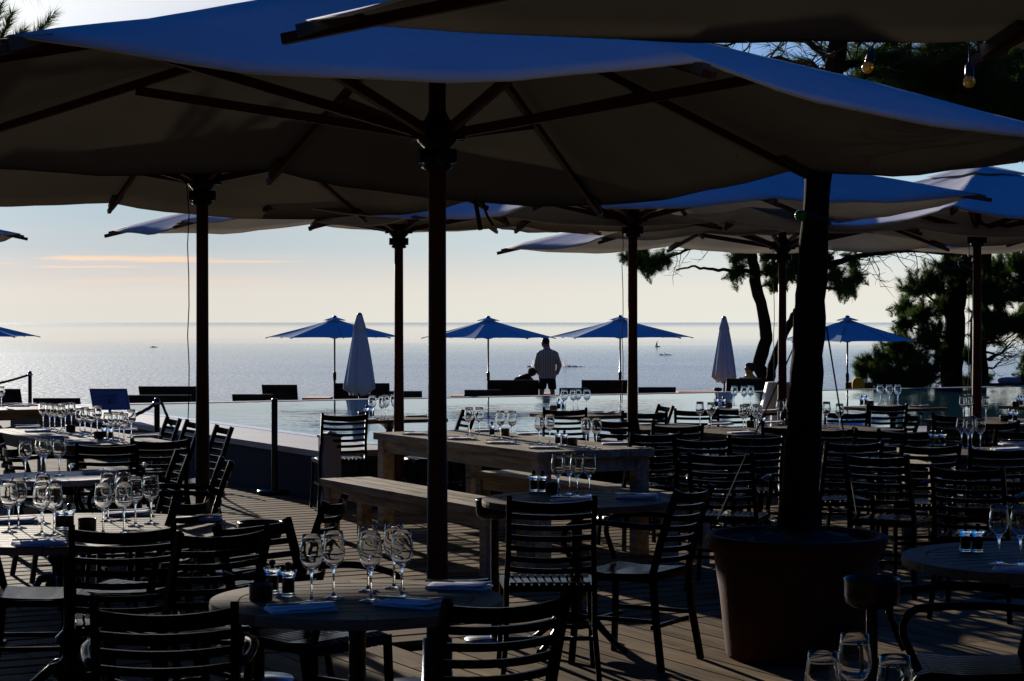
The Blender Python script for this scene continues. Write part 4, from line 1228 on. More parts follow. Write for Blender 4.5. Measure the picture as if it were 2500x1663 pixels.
# festoon bulbs
def bulb(px, py, d, m, label, up=Vector((0, 0, 1)), size=0.028):
    p = atd(px, py, d)
    root = empty('festoon_bulb', p, 0, label, 'light bulb', None)
    b = MB(); b.lathe([(0, -0.034), (0.012, -0.032), (0.022, -0.024), (size, -0.010), (size * 0.98, 0.004), (0.021, 0.018), (0.016, 0.024), (0, 0.024)], n=20); o = b.build('bulb', m, root)
    b = MB(); b.lathe([(0.020, 0.014), (0.021, 0.03), (0.019, 0.07), (0.010, 0.078), (0.004, 0.09), (0.003, 0.16), (0, 0.16)], n=16); o2 = b.build('socket', M['black_metal'], root)
    root.rotation_euler = up.to_track_quat('Z', 'Y').to_euler()
bulb(2118, 163, 9.3, M['amber'], 'amber bulb at upper right against the thin branches', Vector((0.25, 0, 1)))
bulb(2365, 198, 9.1, M['amber'], 'amber bulb farthest right against dense foliage')
bulb(1957, 527, 9.6, M['green'], 'green bulb sticking out left of the thick trunk', Vector((1.0, 0, -0.12)))

# guy wires from the trunk
for px0, py0, px1, py1, lb in ((1972, 770, 1840, 1070, 'thin guy wire slanting down left from the thick trunk'), (2018, 800, 2063, 1075, 'thin guy wire running down right of the thick trunk')):
    a = a0(px0, py0); e = atd(px1, py1, D0 + 1.2); e = a + (e - a) * 1.9
    b = MB(); b.tube([Vector((0, 0, 0)), e - a], 0.0042, 6)
    tag(b.build('guy_wire', M['cord'], loc=a), lb, 'wire')

D1 = 46.0
def a1(px, py, dd=0.0): return atd(px, py, D1 + dd)
GZ = -0.55
def grd(px, dd=0.0): return Vector(((px - 1250) / F * (D1 + dd), D1 + dd, GZ))
# slim bent pine left of the reddish pole
t = Tree('bent_pine', grd(1862), 31, L=0.20, w=0.0048, nn=64)
t.limb([grd(1862), a1(1868, 930), a1(1852, 895), a1(1870, 830), a1(1866, 780), a1(1846, 700), a1(1838, 640), a1(1832, 590), a1(1825, 480), a1(1800, 300)], 0.17, 0.10, 10, 0.02)
P_ = t.limb([a1(1832, 663), a1(1780, 660), a1(1730, 656), a1(1690, 650), a1(1650, 660)], 0.055, 0.02, 6, 0.03)
P_ = t.limb([a1(1828, 600), a1(1770, 597), a1(1700, 605), a1(1650, 622), a1(1600, 640)], 0.06, 0.02, 6, 0.03)
for q_ in P_[5:]:
    if t.rr.random() < 0.6: t.twig(q_, Vector((t.rr.uniform(-1, 0.3), 0.2, t.rr.uniform(-1, -0.1))), 0.5, 0.010, 1, False)
for px, py, r1, n in ((1583, 642, 0.55, 34), (1560, 618, 0.35, 14), (1620, 625, 0.28, 9), (1800, 655, 0.26, 10), (1797, 625, 0.22, 8), (1815, 612, 0.2, 7), (1790, 668, 0.15, 4), (1530, 620, 0.2, 6)):
    t.clump(a1(px, py), r1, n, flat=0.55)
for px, py, r1, n in ((1880, 650, 0.28, 12), (1900, 625, 0.35, 16), (1870, 610, 0.3, 10), (1885, 690, 0.2, 6), (1905, 670, 0.3, 12), (1925, 640, 0.3, 12)):
    t.clump(a1(px, py), r1, n, flat=0.8)
t.limb([a1(1856, 700), a1(1872, 694), a1(1890, 685)], 0.03, 0.015, 6, 0.01)
t.done('slim bent pine trunk left of the reddish pole, needle clump out on its long branch')
# forked pine right of the reddish pole
D1 = 44.0
t = Tree('forked_pine', grd(1948), 37, L=0.20, w=0.0048, nn=64)
t.limb([grd(1952), a1(1950, 930), a1(1946, 890), a1(1952, 840), a1(1950, 780), a1(1956, 700), a1(1950, 640), a1(1945, 560), a1(1950, 440)], 0.13, 0.09, 10, 0.02)
t.limb([grd(1878), a1(1880, 930), a1(1890, 880), a1(1905, 840), a1(1928, 790), a1(1950, 755)], 0.11, 0.085, 8, 0.02)
t.limb([a1(1938, 770), a1(1938, 757), a1(1944, 750)], 0.03, 0.02, 6, 0.0)
P_ = t.limb([a1(1950, 690), a1(2030, 645), a1(2080, 630), a1(2140, 618), a1(2230, 612), a1(2330, 622)], 0.085, 0.03, 7, 0.02)
for q_ in P_[4:]:
    for _ in range(2): t.twig(q_, Vector((t.rr.uniform(-0.6, 1), t.rr.uniform(-.3, .3), t.rr.uniform(-1, 0.5))), t.rr.uniform(0.4, 1.0), 0.011, 1, False, 0.35)
t.limb([a1(1955, 700), a1(2010, 702), a1(2045, 706)], 0.05, 0.03, 6, 0.01)
for px, py, r1, n in ((2040, 668, 0.32, 16), (2070, 690, 0.28, 14), (2085, 670, 0.28, 16), (2055, 700, 0.2, 8), (1935, 620, 0.3, 14), (1965, 650, 0.3, 12), (1920, 665, 0.28, 10), (1990, 640, 0.3, 14), (2075, 620, 0.2, 6), (2020, 625, 0.2, 8)):
    t.clump(a1(px, py), r1, n, flat=0.75)
t.done('forked pine between the reddish pole and the thick trunk, branch reaching right')
# bushy pine at right
D1 = 46.0
t = Tree('bushy_pine', grd(2328), 41, L=0.20, w=0.0052, nn=64)
t.limb([grd(2325), a1(2322, 900), a1(2328, 820), a1(2332, 740), a1(2336, 650), a1(2340, 560), a1(2340, 420)], 0.26, 0.22, 12, 0.03)
for px, py, r1, n in ((2240, 690, 0.50, 26), (2215, 740, 0.40, 22), (2205, 780, 0.35, 14), (2280, 680, 0.55, 34), (2300, 740, 0.5, 24), (2255, 760, 0.5, 26), (2270, 810, 0.6, 34), (2220, 860, 0.6, 38), (2160, 872, 0.5, 28),
                      (2130, 895, 0.35, 18), (2115, 880, 0.25, 10), (2200, 910, 0.6, 40), (2260, 900, 0.6, 38), (2150, 925, 0.5, 30), (2300, 860, 0.5, 24), (2100, 895, 0.2, 8), (2240, 940, 0.6, 30), (2310, 640, 0.4, 22), (2360, 640, 0.4, 16), (2190, 830, 0.4, 20)):
    t.clump(a1(px, py, t.rr.uniform(-0.5, 0.8)), r1, n, flat=0.85, inner=0.15)
for px, py in ((2260, 720), (2230, 800), (2180, 880), (2250, 880), (2290, 800)):
    t.limb([a1(2326, py + 25), a1((px + 2326) / 2, py + 18), a1(px, py)], 0.06, 0.02, 6, 0.04)
t.done('bushy pine right of the blue parasol, low boughs reaching left')
t = Tree('tall_pine', grd(2395), 43, L=0.20, w=0.0052, nn=64)
t.limb([grd(2393), a1(2392, 900), a1(2388, 820), a1(2392, 740), a1(2400, 640), a1(2405, 500), a1(2410, 380)], 0.20, 0.16, 12, 0.03)
for px, py, r1, n in ((2400, 680, 0.55, 30), (2440, 650, 0.6, 44), (2490, 640, 0.6, 40), (2430, 710, 0.6, 40), (2480, 700, 0.55, 34), (2440, 770, 0.55, 36), (2400, 760, 0.4, 18), (2480, 780, 0.5, 30), (2420, 800, 0.5, 26), (2520, 740, 0.4, 12), (2370, 690, 0.4, 16), (2365, 860, 0.35, 12), (2405, 915, 0.2, 6), (2370, 920, 0.35, 14), (2500, 800, 0.35, 14)):
    t.clump(a1(px, py, t.rr.uniform(-0.5, 0.8)), r1, n, flat=0.85, inner=0.15)
for py0, py1, px1 in ((880, 820, 2485), (860, 845, 2470), (900, 868, 2455), (840, 800, 2500), (872, 860, 2440)):
    P_ = t.limb([a1(2400, py0), a1((2400 + px1) / 2, (py0 + py1) / 2 + 14), a1(px1, py1)], 0.035, 0.012, 6, 0.02)
    for q_ in P_[2:]: t.twig(q_, Vector((1, 0, t.rr.uniform(-0.5, 0.7))), t.rr.uniform(0.3, 0.6), 0.009, 1, False, 0.3)
t.limb([a1(2400, 740), a1(2450, 726), a1(2520, 722)], 0.05, 0.03, 6, 0.02)
t.done('tall pine at the right edge behind the dark pole, bare twigs below')
t = Tree('young_pine', grd(2506), 47, L=0.2, w=0.0052, nn=60)
t.limb([grd(2504), a1(2502, 930), a1(2504, 880)], 0.05, 0.02, 6, 0.01)
for px, py, r1, n in ((2506, 900, 0.2, 8), (2510, 870, 0.2, 8), (2500, 920, 0.15, 4)): t.clump(a1(px, py), r1, n)
t.done('small young pine cut by the right edge above the lounger')
# overhanging branch ends at the upper left
D1 = 16.0
t = Tree('overhanging_pine', atd(-420, 1300, D1), 51, L=0.15, w=0.0032, nn=70)
t.limb([Vector((atd(-420, 0, D1).x, D1, 0)), atd(-420, 500, D1), atd(-380, 100, D1), atd(-330, -200, D1)], 0.16, 0.11, 10, 0.03)
t.limb([atd(-390, 180, D1), atd(-250, 110, D1), atd(-120, 120, D1), atd(-10, 110, D1), atd(10, 84, D1)], 0.05, 0.008, 7, 0.02)
t.limb([atd(-390, 180, D1), atd(-200, 160, D1), atd(0, 150, D1), atd(70, 120, D1), atd(100, 92, D1)], 0.04, 0.006, 7, 0.02)
t.limb([atd(-350, -60, D1), atd(-200, -60, D1), atd(-40, -40, D1), atd(60, -25, D1)], 0.04, 0.006, 7, 0.02)
for (x0, y0), (x1, y1) in (((5, 92), (32, 30)), ((75, 95), (132, 35)), ((-15, 80), (5, 10)), ((40, 95), (62, 72))):
    for k in range(7):
        f = k / 6; p = atd(x0 + (x1 - x0) * f, y0 + (y1 - y0) * f, D1) - t.base
        tuft(t.crown, p, Vector(((x1 - x0), 8, -(y1 - y0))).normalized() + Vector((0, 0, 0.2)), t.rr, 0.13, 42, 0.003)
for (x0, y0) in ((60, -22), (100, -26), (10, -30)):
    tuft(t.crown, atd(x0, y0, D1) - t.base, Vector((1, 0, -0.7)), t.rr, 0.22, 26, 0.002)
for k in range(14):
    a = k * 2.4; t.clump(Vector((t.base.x + 0.9 + 1.7 * math.cos(a) * (0.4 + 0.04 * k) - 1.2, D1 + 1.6 * math.sin(a), 6.2 + 0.22 * k)), 0.7, 12, flat=0.6)
t.done('pine branch tips hanging in at the upper left corner')

# ------------------------------------------------------------------ poolside parasols on the lower terrace
def parasol(px, ytop, yrim, wpx, d, rot, label):
    top = atd(px, ytop, d); z0 = -0.5; rim = atd(px, yrim, d).z
    rad = wpx / 2 / F * d * 1.04
    root = empty('pool_parasol', (top.x, top.y, z0), R(rot), label, 'parasol', 'open pool parasols on the lower terrace')
    zt, zr = top.z - z0, rim - z0
    b = MB(); vs = [(0, 0, zt - 0.03)]; fs = []; NS, TT = 8, 5
    n = 8 * TT
    for q_ in range(n):
        k, j = divmod(q_, TT); tt = j / TT
        a1_, a2_ = 2 * math.pi * k / 8, 2 * math.pi * (k + 1) / 8
        ex, ey = (math.cos(a1_) * (1 - tt) + math.cos(a2_) * tt) * rad, (math.sin(a1_) * (1 - tt) + math.sin(a2_) * tt) * rad
        w = 4 * tt * (1 - tt)
        for i in range(1, NS + 1):
            s_ = i / NS
            z = zt - 0.03 + (zr - zt + 0.03) * s_ - 0.035 * math.sin(math.pi * s_) * (0.4) - 0.03 * w * s_ * math.sin(math.pi * min(1, s_ * 0.9))
            kk = s_ * (1 - 0.05 * w * (s_ ** 3))
            vs.append((ex * kk, ey * kk, z + (0.02 * w if i == NS else 0)))
    for q_ in range(n):
        q2 = (q_ + 1) % n
        fs.append((0, 1 + q_ * NS, 1 + q2 * NS))
        for i in range(NS - 1): fs.append((1 + q_ * NS + i, 2 + q_ * NS + i, 2 + q2 * NS + i, 1 + q2 * NS + i))
    b.add(vs, fs, False); b.build('canopy', M['canvas_sun'], root)
    b = MB(); vs = [(0, 0, zt + 0.015)]
    for k in range(16):
        a = 2 * math.pi * k / 16; r0 = 0.27 if k % 2 == 0 else 0.245
        vs.append((r0 * math.cos(a), r0 * math.sin(a), zt - 0.075 + (0 if k % 2 == 0 else 0.02)))
    b.add(vs, [(0, 1 + k, 1 + (k + 1) % 16) for k in range(16)]); b.build('vent_cap', M['canvas_sun'], root)
    b = MB(); b.lathe([(0, zt + 0.045), (0.03, zt + 0.04), (0.05, zt + 0.02), (0.045, zt + 0.0)], n=12); b.build('finial', M['black_metal'], root)
    for k in range(8):
        a = 2 * math.pi * k / 8; c_, s_ = math.cos(a), math.sin(a)
        b = MB(); b.beam((0.03 * c_, 0.03 * s_, zt - 0.07), (rad * 1.01 * c_, rad * 1.01 * s_, zr - 0.012), 0.016, 0.02); b.beam((0.03 * c_, 0.03 * s_, zr - 0.02), (rad * 0.5 * c_, rad * 0.5 * s_, (zt + zr) / 2 - 0.04), 0.012, 0.016)
        b.build('rib', M['black_metal'], root)
    b = MB(); b.lathe([(0.024, 0.05), (0.024, 0.85), (0.034, 0.86), (0.038, 0.9), (0.038, 1.0), (0.030, 1.03), (0.019, 1.04), (0.019, zt)], n=12); b.build('pole', M['black_metal'], root)
    b = MB(); b.lathe([(0, 0), (0.28, 0), (0.28, 0.05), (0.05, 0.07), (0.045, 0.3)], n=20); b.build('base', M['dark'], root)
parasol(817, 775, 824, 322, 44, 12, 'open blue-white parasol left of the reddish pole, with black pole')
parasol(1192, 776, 825, 318, 44, 35, 'open blue parasol over the standing man')
parasol(1514, 774, 824, 345, 44.5, 5, 'open parasol half behind the slim dark pole, its left panel sunlit')
parasol(2069, 775, 833, 325, 43, 30, 'open blue parasol in front of the bushy pine')
parasol(-72, 775, 822, 318, 43.5, 8, 'open parasol whose pointed tip shows at the left edge')

def closed_parasol(px, ytop, ybot, wpx, d, z0, label):
    top = atd(px, ytop, d); bot = atd(px, ybot, d)
    root = empty('closed_parasol', (top.x, top.y, z0), 0, label, 'parasol', 'closed white parasols by the pool')
    zt, zb = top.z - z0, bot.z - z0; rb = wpx / 2 / F * d; rr = random.Random(int(px))
    b = MB(); vs = []; fs = []; NS, n = 14, 48
    for i in range(NS + 1):
        s_ = i / NS
        for k in range(n):
            a = 2 * math.pi * k / n
            fold = 0.5 + 0.5 * math.cos(8 * a)
            r0 = 0.05 + (rb - 0.05) * (s_ ** 0.85)
            r_ = r0 * (1 - 0.36 * (1 - fold) ** 1.5 * min(1, s_ * 2)) * (1 + 0.03 * math.sin(3 * a + s_ * 4))
            z = zt + (zb - zt) * s_ + (0.10 * (1 - fold) * (-1 if False else 1) * 0.5 if i == NS else 0) - (0.05 * rr.random() if i == NS else 0)
            vs.append((r_ * math.cos(a), r_ * math.sin(a), z))
    for k in range(n):      # hem tucks inwards and under
        a = 2 * math.pi * k / n
        r_ = rb * 0.55 * (1 + 0.25 * math.sin(4 * a)); vs.append((r_ * math.cos(a), r_ * math.sin(a), zb - 0.09 - 0.05 * abs(math.sin(4 * a)) - 0.04 * rr.random()))
    for i in range(NS + 1):
        for k in range(n):
            k2 = (k + 1) % n; fs.append((i * n + k, (i + 1) * n + k, (i + 1) * n + k2, i * n + k2))
    b.add(vs, fs, True); b.build('canopy', M['canvas_sun'], root)
    b = MB(); h = (zt - zb)
    b.lathe([(0.052, zt + 0.01), (0.06, zt - 0.02), (0.05 + (rb - 0.05) * 0.22 + 0.02, zt - h * 0.19), (0.05 + (rb - 0.05) * 0.22 + 0.012, zt - h * 0.20)], n=24); b.build('vent_cap', M['canvas_sun'], root)
    b = MB(); b.lathe([(0.05, zt + 0.008), (0.045, zt + 0.03), (0.02, zt + 0.05), (0, zt + 0.052)], n=14); b.build('finial', M['black_metal'], root)
    b = MB(); b.lathe([(0.024, 0.05), (0.024, zt)], n=10); b.build('pole', M['black_metal'], root)
    b = MB(); b.lathe([(0, 0), (0.28, 0), (0.28, 0.05), (0.04, 0.08), (0.03, 0.3)], n=20); b.build('base', M['dark'], root)
closed_parasol(878, 770, 944, 80, 37, -0.5, 'closed white parasol in front of the left open parasol, larger of the two')
closed_parasol(1768, 777, 918, 62, 45, -0.5, 'closed white parasol beside the bent pine, smaller of the two')

# ------------------------------------------------------------------ loungers on the lower terrace
def lounger(px0, px1, ytop, d, label, mat_col=None, slat=True, ang=58):
    xc = (px0 + px1) / 2; w = (px1 - px0) / F * d
    c = Vector(((xc - 1250) / F * d, d, -0.5))
    zt = atd(xc, ytop, d).z + 0.5
    root = empty('sun_lounger', c, 0, label, 'sun lounger', 'dark wooden sun loungers facing the sea')
    b = MB(); L_ = 1.9; n = 12
    for i in range(n): b.box((0, 0.1 + L_ * (i + 0.5) / n, 0.29), (w - 0.10, L_ / n - 0.03, 0.022))
    for s_ in (-1, 1): b.box((s_ * (w / 2 - 0.03), L_ / 2 + 0.05, 0.27), (0.06, L_ + 0.1, 0.09))
    b.build('frame', M['lounger'], root)
    for sx in (-1, 1):
        for yy in (0.2, L_ - 0.1):
            b = MB(); b.box((sx * (w / 2 - 0.05), yy, 0.112), (0.07, 0.07, 0.225)); b.build('leg', M['lounger'], root)
    b = MB(); hb = max(0.12, zt - 0.30); sl = hb / math.tan(R(ang))
    def bp(x, s_): return Vector((x, 0.12 + 0 - sl * s_, 0.30 + hb * s_))
    for s_ in (-1, 1): b.beam(bp(s_ * (w / 2 - 0.06), 0), bp(s_ * (w / 2 - 0.06), 1), 0.10, 0.045, up=(0, 1, 0))
    b.beam(bp(-w / 2 + 0.01, 0.96), bp(w / 2 - 0.01, 0.96), 0.05, 0.075)
    m = max(2, int(hb / 0.085))
    for i in range(m):
        s_ = (i + 0.35) / m * 0.9
        b.beam(bp(-w / 2 + 0.10, s_), bp(w / 2 - 0.10, s_), 0.022, (0.93 / m * hb / math.sin(R(ang))) * (1.06 if i != m // 2 else 0.80))
    b.build('backrest', M['lounger'], root)
    if mat_col:
        b = MB(); b.box((0, 0.95, 0.335), (w - 0.12, 1.7, 0.06)); b.build('mattress', M[mat_col], root)
    return root
lounger(-30, 55, 951, 40.5, 'dark slatted lounger back at the extreme left edge')
lounger(80, 197, 975, 41, 'low dark lounger back right of the far left rope post')
lounger(340, 492, 945, 43.5, 'wide raised dark lounger back behind the left parasol pole')
lounger(308, 470, 967, 40, 'lower dark lounger back right of the navy notice')
lounger(567, 668, 965, 41, 'low dark lounger back beside the barrier post')
lounger(640, 728, 941, 44, 'raised dark lounger back with one bright slit')
lounger(816, 953, 937, 44, 'raised dark lounger back behind the larger closed parasol')
lounger(948, 1032, 957, 42, 'low dark lounger back just right of the reddish pole')
lounger(1133, 1224, 954, 42.5, 'low dark lounger back left of the seated person')
lounger(1192, 1316, 929, 44.6, 'raised dark lounger carrying the seated person with the cap', 'grey_cloth')
lounger(1364, 1444, 949, 42.5, 'low dark lounger back right of the standing man')
lounger(1418, 1532, 929, 44.5, 'raised dark lounger back by the slim dark pole')
lounger(1556, 1650, 947, 42.5, 'low dark lounger back right of the slim dark pole')
lounger(1770, 1872, 925, 43.0, 'raised dark lounger of the man in yellow, towel over it', 'grey_cloth')
lounger(2060, 2130, 935, 44.0, 'dark lounger under the open parasol near the bushy pine')
lounger(2380, 2530, 937, 44.0, 'dark lounger at the right edge with a grey pillow on top')
def flat_mat(px0, px1, y, d, label, m='mat_orange', h=0.30):
    xc = (px0 + px1) / 2; w = (px1 - px0) / F * d
    c = Vector(((xc - 1250) / F * d, d, -0.5)); zt = atd(xc, y, d).z + 0.5
    root = empty('day_bed', c, 0, label, 'day bed', 'low day beds with orange cushions')
    b = MB(); b.box((0, 0.45, zt - 0.11), (w, 0.9, 0.05))
    for sx in (-1, 1):
        for sy in (0.06, 0.84): b.box((sx * (w / 2 - 0.05), sy, (zt - 0.135) / 2), (0.06, 0.06, zt - 0.135))
    b.build('frame', M['lounger'], root)
    b = MB(); b.box((0, 0.45, zt - 0.045), (w - 0.04, 0.86, 0.078)); b.build('cushion', M[m], root)
flat_mat(735, 806, 971, 44, 'low orange-cushioned day bed just right of the raised lounger with the slit')
flat_mat(1098, 1134, 966, 43, 'low orange-cushioned day bed end right of the nearest parasol pole')
flat_mat(1325, 1352, 961, 45.8, 'low orange-cushioned day bed between the legs of the standing man')
flat_mat(1655, 1765, 956, 44, 'low orange-cushioned day bed left of the smaller closed parasol')

# pillow, bag, towel
def pillow(name, c, sx, sy, sz, m, label, cat, rot=0.0):
    b = MB(); n, k = 14, 8; vs = []; fs = []
    for i in range(n + 1):
        th = math.pi * i / n
        for j in range(2 * k):
            ph = math.pi * j / k
            ex = lambda q_, e: math.copysign(abs(q_) ** e, q_)
            vs.append((sx * ex(math.sin(th), .55) * ex(math.cos(ph), .55), sy * ex(math.sin(th), .8) * ex(math.sin(ph), .8), sz * ex(math.cos(th), 0.9) + 0.01 * math.sin(7 * ph)))
    for i in range(n):
        for j in range(2 * k):
            j2 = (j + 1) % (2 * k); fs.append((i * 2 * k + j, i * 2 * k + j2, (i + 1) * 2 * k + j2, (i + 1) * 2 * k + j))
    b.add(vs, fs, True); o = b.build(name, m, loc=c); o.rotation_euler = (0, 0, rot)
    return tag(o, label, cat)
c = atd(2465, 930, 43.8); pillow('pillow', c, 0.26, 0.14, 0.075, M['grey_cloth'], 'grey pillow lying on top of the lounger at the right edge', 'pillow')
c = atd(2090, 941, 43.5); pillow('beach_bag', Vector((c.x, c.y - .3, c.z + 0.02)), 0.14, 0.10, 0.15, M['yellow'], 'yellow bag hanging on the lounger beneath the rightmost open parasol', 'bag')
c = atd(1753, 951, 43.9); pillow('beach_shoe', c, 0.10, 0.05, 0.035, M['mahogany'], 'dark reddish shoe resting on the orange day bed', 'shoe')
b = MB(); c = atd(1815, 926, 42.9); wv = 0.093
vs = []; fs = []
for i in range(7):
    for j in range(9):
        y = [0.16, 0.10, 0.03, -0.02, -0.045, -0.055, -0.05, -0.055, -0.05][j]; z = [0.0, 0.012, 0.02, 0.012, -0.02, -0.07, -0.12, -0.16, -0.20][j]
        vs.append((-wv + 2 * wv * i / 6 + 0.004 * math.sin(j * 1.7), y - 0.008 * math.sin(i * 2.1), z + 0.02))
for i in range(6):
    for j in range(8): fs.append((i * 9 + j, i * 9 + j + 1, (i + 1) * 9 + j + 1, (i + 1) * 9 + j))
b.add(vs, fs, True); o = b.build('towel', M['lavender'], loc=c); tag(o, 'lavender towel draped over the lounger of the man in yellow', 'towel')
sm_ = o.modifiers.new('thick', 'SOLIDIFY'); sm_.thickness = 0.01

# grass fringe at the terrace edge
b = MB(); rr = random.Random(9)
for i in range(2600):
    u_ = rr.uniform(18, 32); p = uv(u_, rr.uniform(44.6, 46.0), -0.5)
    h = rr.uniform(0.08, 0.30); dx = rr.uniform(-.06, .06)
    b.add([p, p + Vector((0.018, 0, 0)), p + Vector((dx, rr.uniform(-.05, .05), h))], [(0, 1, 2)])
tag(b.build('grass', M['needle']), 'rough grass along the edge of the lower terrace', 'grass', kind='stuff')

# ------------------------------------------------------------------ people
def skin_body(name, joints, bones, parent=None, root=0, mat_=None, sub=2):
    me = bpy.data.meshes.new(name)
    me.from_pydata([j[0] for j in joints], bones, [])
    o = bpy.data.objects.new(name, me); COL.objects.link(o)
    me.materials.append(mat_ or M['skin'])
    sk = o.modifiers.new('skin', 'SKIN'); sk.use_smooth_shade = True
    lay = me.skin_vertices[0].data if me.skin_vertices else None
    if lay is None:
        bpy.context.view_layer.objects.active = o; o.select_set(True)
        bpy.ops.mesh.customdata_skin_add(); lay = me.skin_vertices[0].data
    for i, j in enumerate(joints):
        r_ = j[1]; lay[i].radius = r_ if isinstance(r_, tuple) else (r_, r_); lay[i].use_root = (i == root)
    ss = o.modifiers.new('sub', 'SUBSURF'); ss.levels = sub; ss.render_levels = sub
    bpy.context.view_layer.update()
    ev = o.evaluated_get(bpy.context.evaluated_depsgraph_get())
    m2 = bpy.data.meshes.new_from_object(ev); m2.name = name
    bpy.data.objects.remove(o)
    m2.polygons.foreach_set('use_smooth', [True] * len(m2.polygons))
    o = bpy.data.objects.new(name, m2); COL.objects.link(o)
    if not m2.materials: m2.materials.append(mat_ or M['skin'])
    o.parent = parent
    return o
def loft(b, secs, n=20, cap=True):
    """secs: (centre, rx, ry[, axis]) rings, axis default z"""
    vs = []; fs = []
    for sc in secs:
        c, rx, ry = Vector(sc[0]), sc[1], sc[2]
        ax = Vector(sc[3]).normalized() if len(sc) > 3 else Vector((0, 0, 1))
        x = Vector((1, 0, 0)); x = (x - ax * x.dot(ax)).normalized(); y = ax.cross(x)
        for k in range(n):
            a = 2 * math.pi * k / n; vs.append(c + x * rx * math.cos(a) + y * ry * math.sin(a))
    for i in range(len(secs) - 1):
        for k in range(n):
            k2 = (k + 1) % n; fs.append((i * n + k, i * n + k2, (i + 1) * n + k2, (i + 1) * n + k))
    if cap: fs += [tuple(reversed(range(n))), tuple((len(secs) - 1) * n + k for k in range(n))]
    b.add(vs, fs, True)
def hand(b_joints, b_bones, wrist_i, w, d, right=1.0):
    """five short finger chains rooted in the palm"""
    w = Vector(w); d = Vector(d).normalized(); side = Vector((0, 1, 0)) if abs(d.y) < 0.8 else Vector((1, 0, 0))
    side = (side - d * side.dot(d)).normalized() * right
    palm = w + d * 0.07; b_joints.append((palm, (0.036, 0.018))); pi_ = len(b_joints) - 1; b_bones.append((wrist_i, pi_))
    for k, (o_, l) in enumerate(((-0.028, .06), (-0.010, .072), (0.009, .068), (0.026, .055))):
        a = palm + side * o_ + d * 0.03; e = a + d * l * 0.55; f = e + (d * 0.8 + d.cross(side) * 0.6).normalized() * l * 0.5
        b_joints += [(a, 0.010), (e, 0.009), (f, 0.008)]; i = len(b_joints)
        b_bones += [(pi_, i - 3), (i - 3, i - 2), (i - 2, i - 1)]
    a = w + d * 0.03 - side * 0.035; e = a - side * 0.02 + d * 0.03
    b_joints += [(a, 0.012), (e, 0.010)]; i = len(b_joints); b_bones += [(wrist_i, i - 2), (i - 2, i - 1)]
V = Vector
# standing man, back to the viewer, head turned left, hands in front at the waist
base = V(((1336 - 1250) / F * 45, 45, -0.5))
man = empty('person', base, 0, 'person standing in a striped long-sleeved shirt and dark shorts, looking down at the lounger', 'person')
J = [(V((0, 0, 0.95)), (0.15, 0.11)), (V((0, 0, 1.10)), (0.14, 0.10)), (V((0.0, 0, 1.30)), (0.16, 0.11)), (V((0, 0.0, 1.45)), (0.13, 0.09)), (V((-0.015, 0.02, 1.53)), 0.058),
     (V((-0.035, 0.045, 1.62)), (0.075, 0.085)), (V((-0.04, 0.05, 1.70)), (0.078, 0.095)), (V((-0.038, 0.045, 1.76)), (0.05, 0.06)),
     (V((-0.095, 0, 0.90)), 0.085), (V((-0.13, 0.02, 0.50)), 0.058), (V((-0.16, -0.02, 0.30)), 0.055), (V((-0.19, -0.03, 0.08)), 0.038), (V((-0.20, 0.10, 0.035)), (0.04, 0.03)),
     (V((0.095, 0, 0.90)), 0.085), (V((0.12, 0.02, 0.50)), 0.058), (V((0.13, -0.02, 0.30)), 0.055), (V((0.14, -0.03, 0.08)), 0.038), (V((0.16, 0.10, 0.035)), (0.04, 0.03)),
     (V((-0.19, 0, 1.44)), 0.062), (V((-0.24, -0.03, 1.17)), 0.045), (V((-0.20, 0.12, 0.97)), 0.030),
     (V((0.19, 0, 1.44)), 0.062), (V((0.27, -0.03, 1.17)), 0.045), (V((0.22, 0.10, 0.97)), 0.030),
     (V((-0.125, 0.10, 1.66)), 0.014)]
B = [(0, 1), (1, 2), (2, 3), (3, 4), (4, 5), (5, 6), (6, 7), (0, 8), (8, 9), (9, 10), (10, 11), (11, 12), (0, 13), (13, 14), (14, 15), (15, 16), (16, 17), (3, 18), (18, 19), (19, 20), (3, 21), (21, 22), (22, 23), (5, 24)]
hand(J, B, 20, J[20][0], (0.3, 0.9, -0.35)); hand(J, B, 23, J[23][0], (-0.3, 0.9, -0.35), -1)
skin_body('body', J, B, man)
b = MB()
loft(b, [((0, 0, 0.865), 0.205, 0.145), ((0, 0, 0.90), 0.20, 0.142), ((0, 0, 1.05), 0.19, 0.135), ((0, 0, 1.20), 0.20, 0.14), ((0, 0, 1.34), 0.222, 0.142), ((0, 0, 1.44), 0.222, 0.125), ((0, 0, 1.49), 0.17, 0.10), ((-0.008, 0.01, 1.525), 0.085, 0.078), ((-0.012, 0.015, 1.555), 0.074, 0.072), ((-0.014, 0.017, 1.575), 0.078, 0.078)], 28, False)
for sx, el_, wr in ((-1, (-0.245, -0.035, 1.16), (-0.20, 0.115, 0.975)), (1, (0.275, -0.035, 1.16), (0.22, 0.095, 0.975))):
    sh = V((sx * 0.175, 0, 1.43)); e = V(el_); w_ = V(wr)
    loft(b, [(sh, 0.075, 0.085, (e - sh)), (sh.lerp(e, .4), 0.066, 0.072, (e - sh)), (e, 0.060, 0.064, (w_ - sh)), (e.lerp(w_, .5), 0.052, 0.055, (w_ - e)), (w_, 0.042, 0.044, (w_ - e))], 16)
b.build('shirt', M['stripe'], man)
b = MB()
loft(b, [((0, 0, 0.955), 0.175, 0.13), ((0, 0, 0.85), 0.188, 0.14), ((0, 0, 0.79), 0.19, 0.138)], 24)
for sx in (-1, 1): loft(b, [((sx * 0.088, 0, 0.84), 0.105, 0.125), ((sx * 0.105, 0.005, 0.72), 0.098, 0.112), ((sx * 0.118, 0.01, 0.62), 0.092, 0.102)], 20)
b.build('shorts', M['navy'], man)
b = MB()
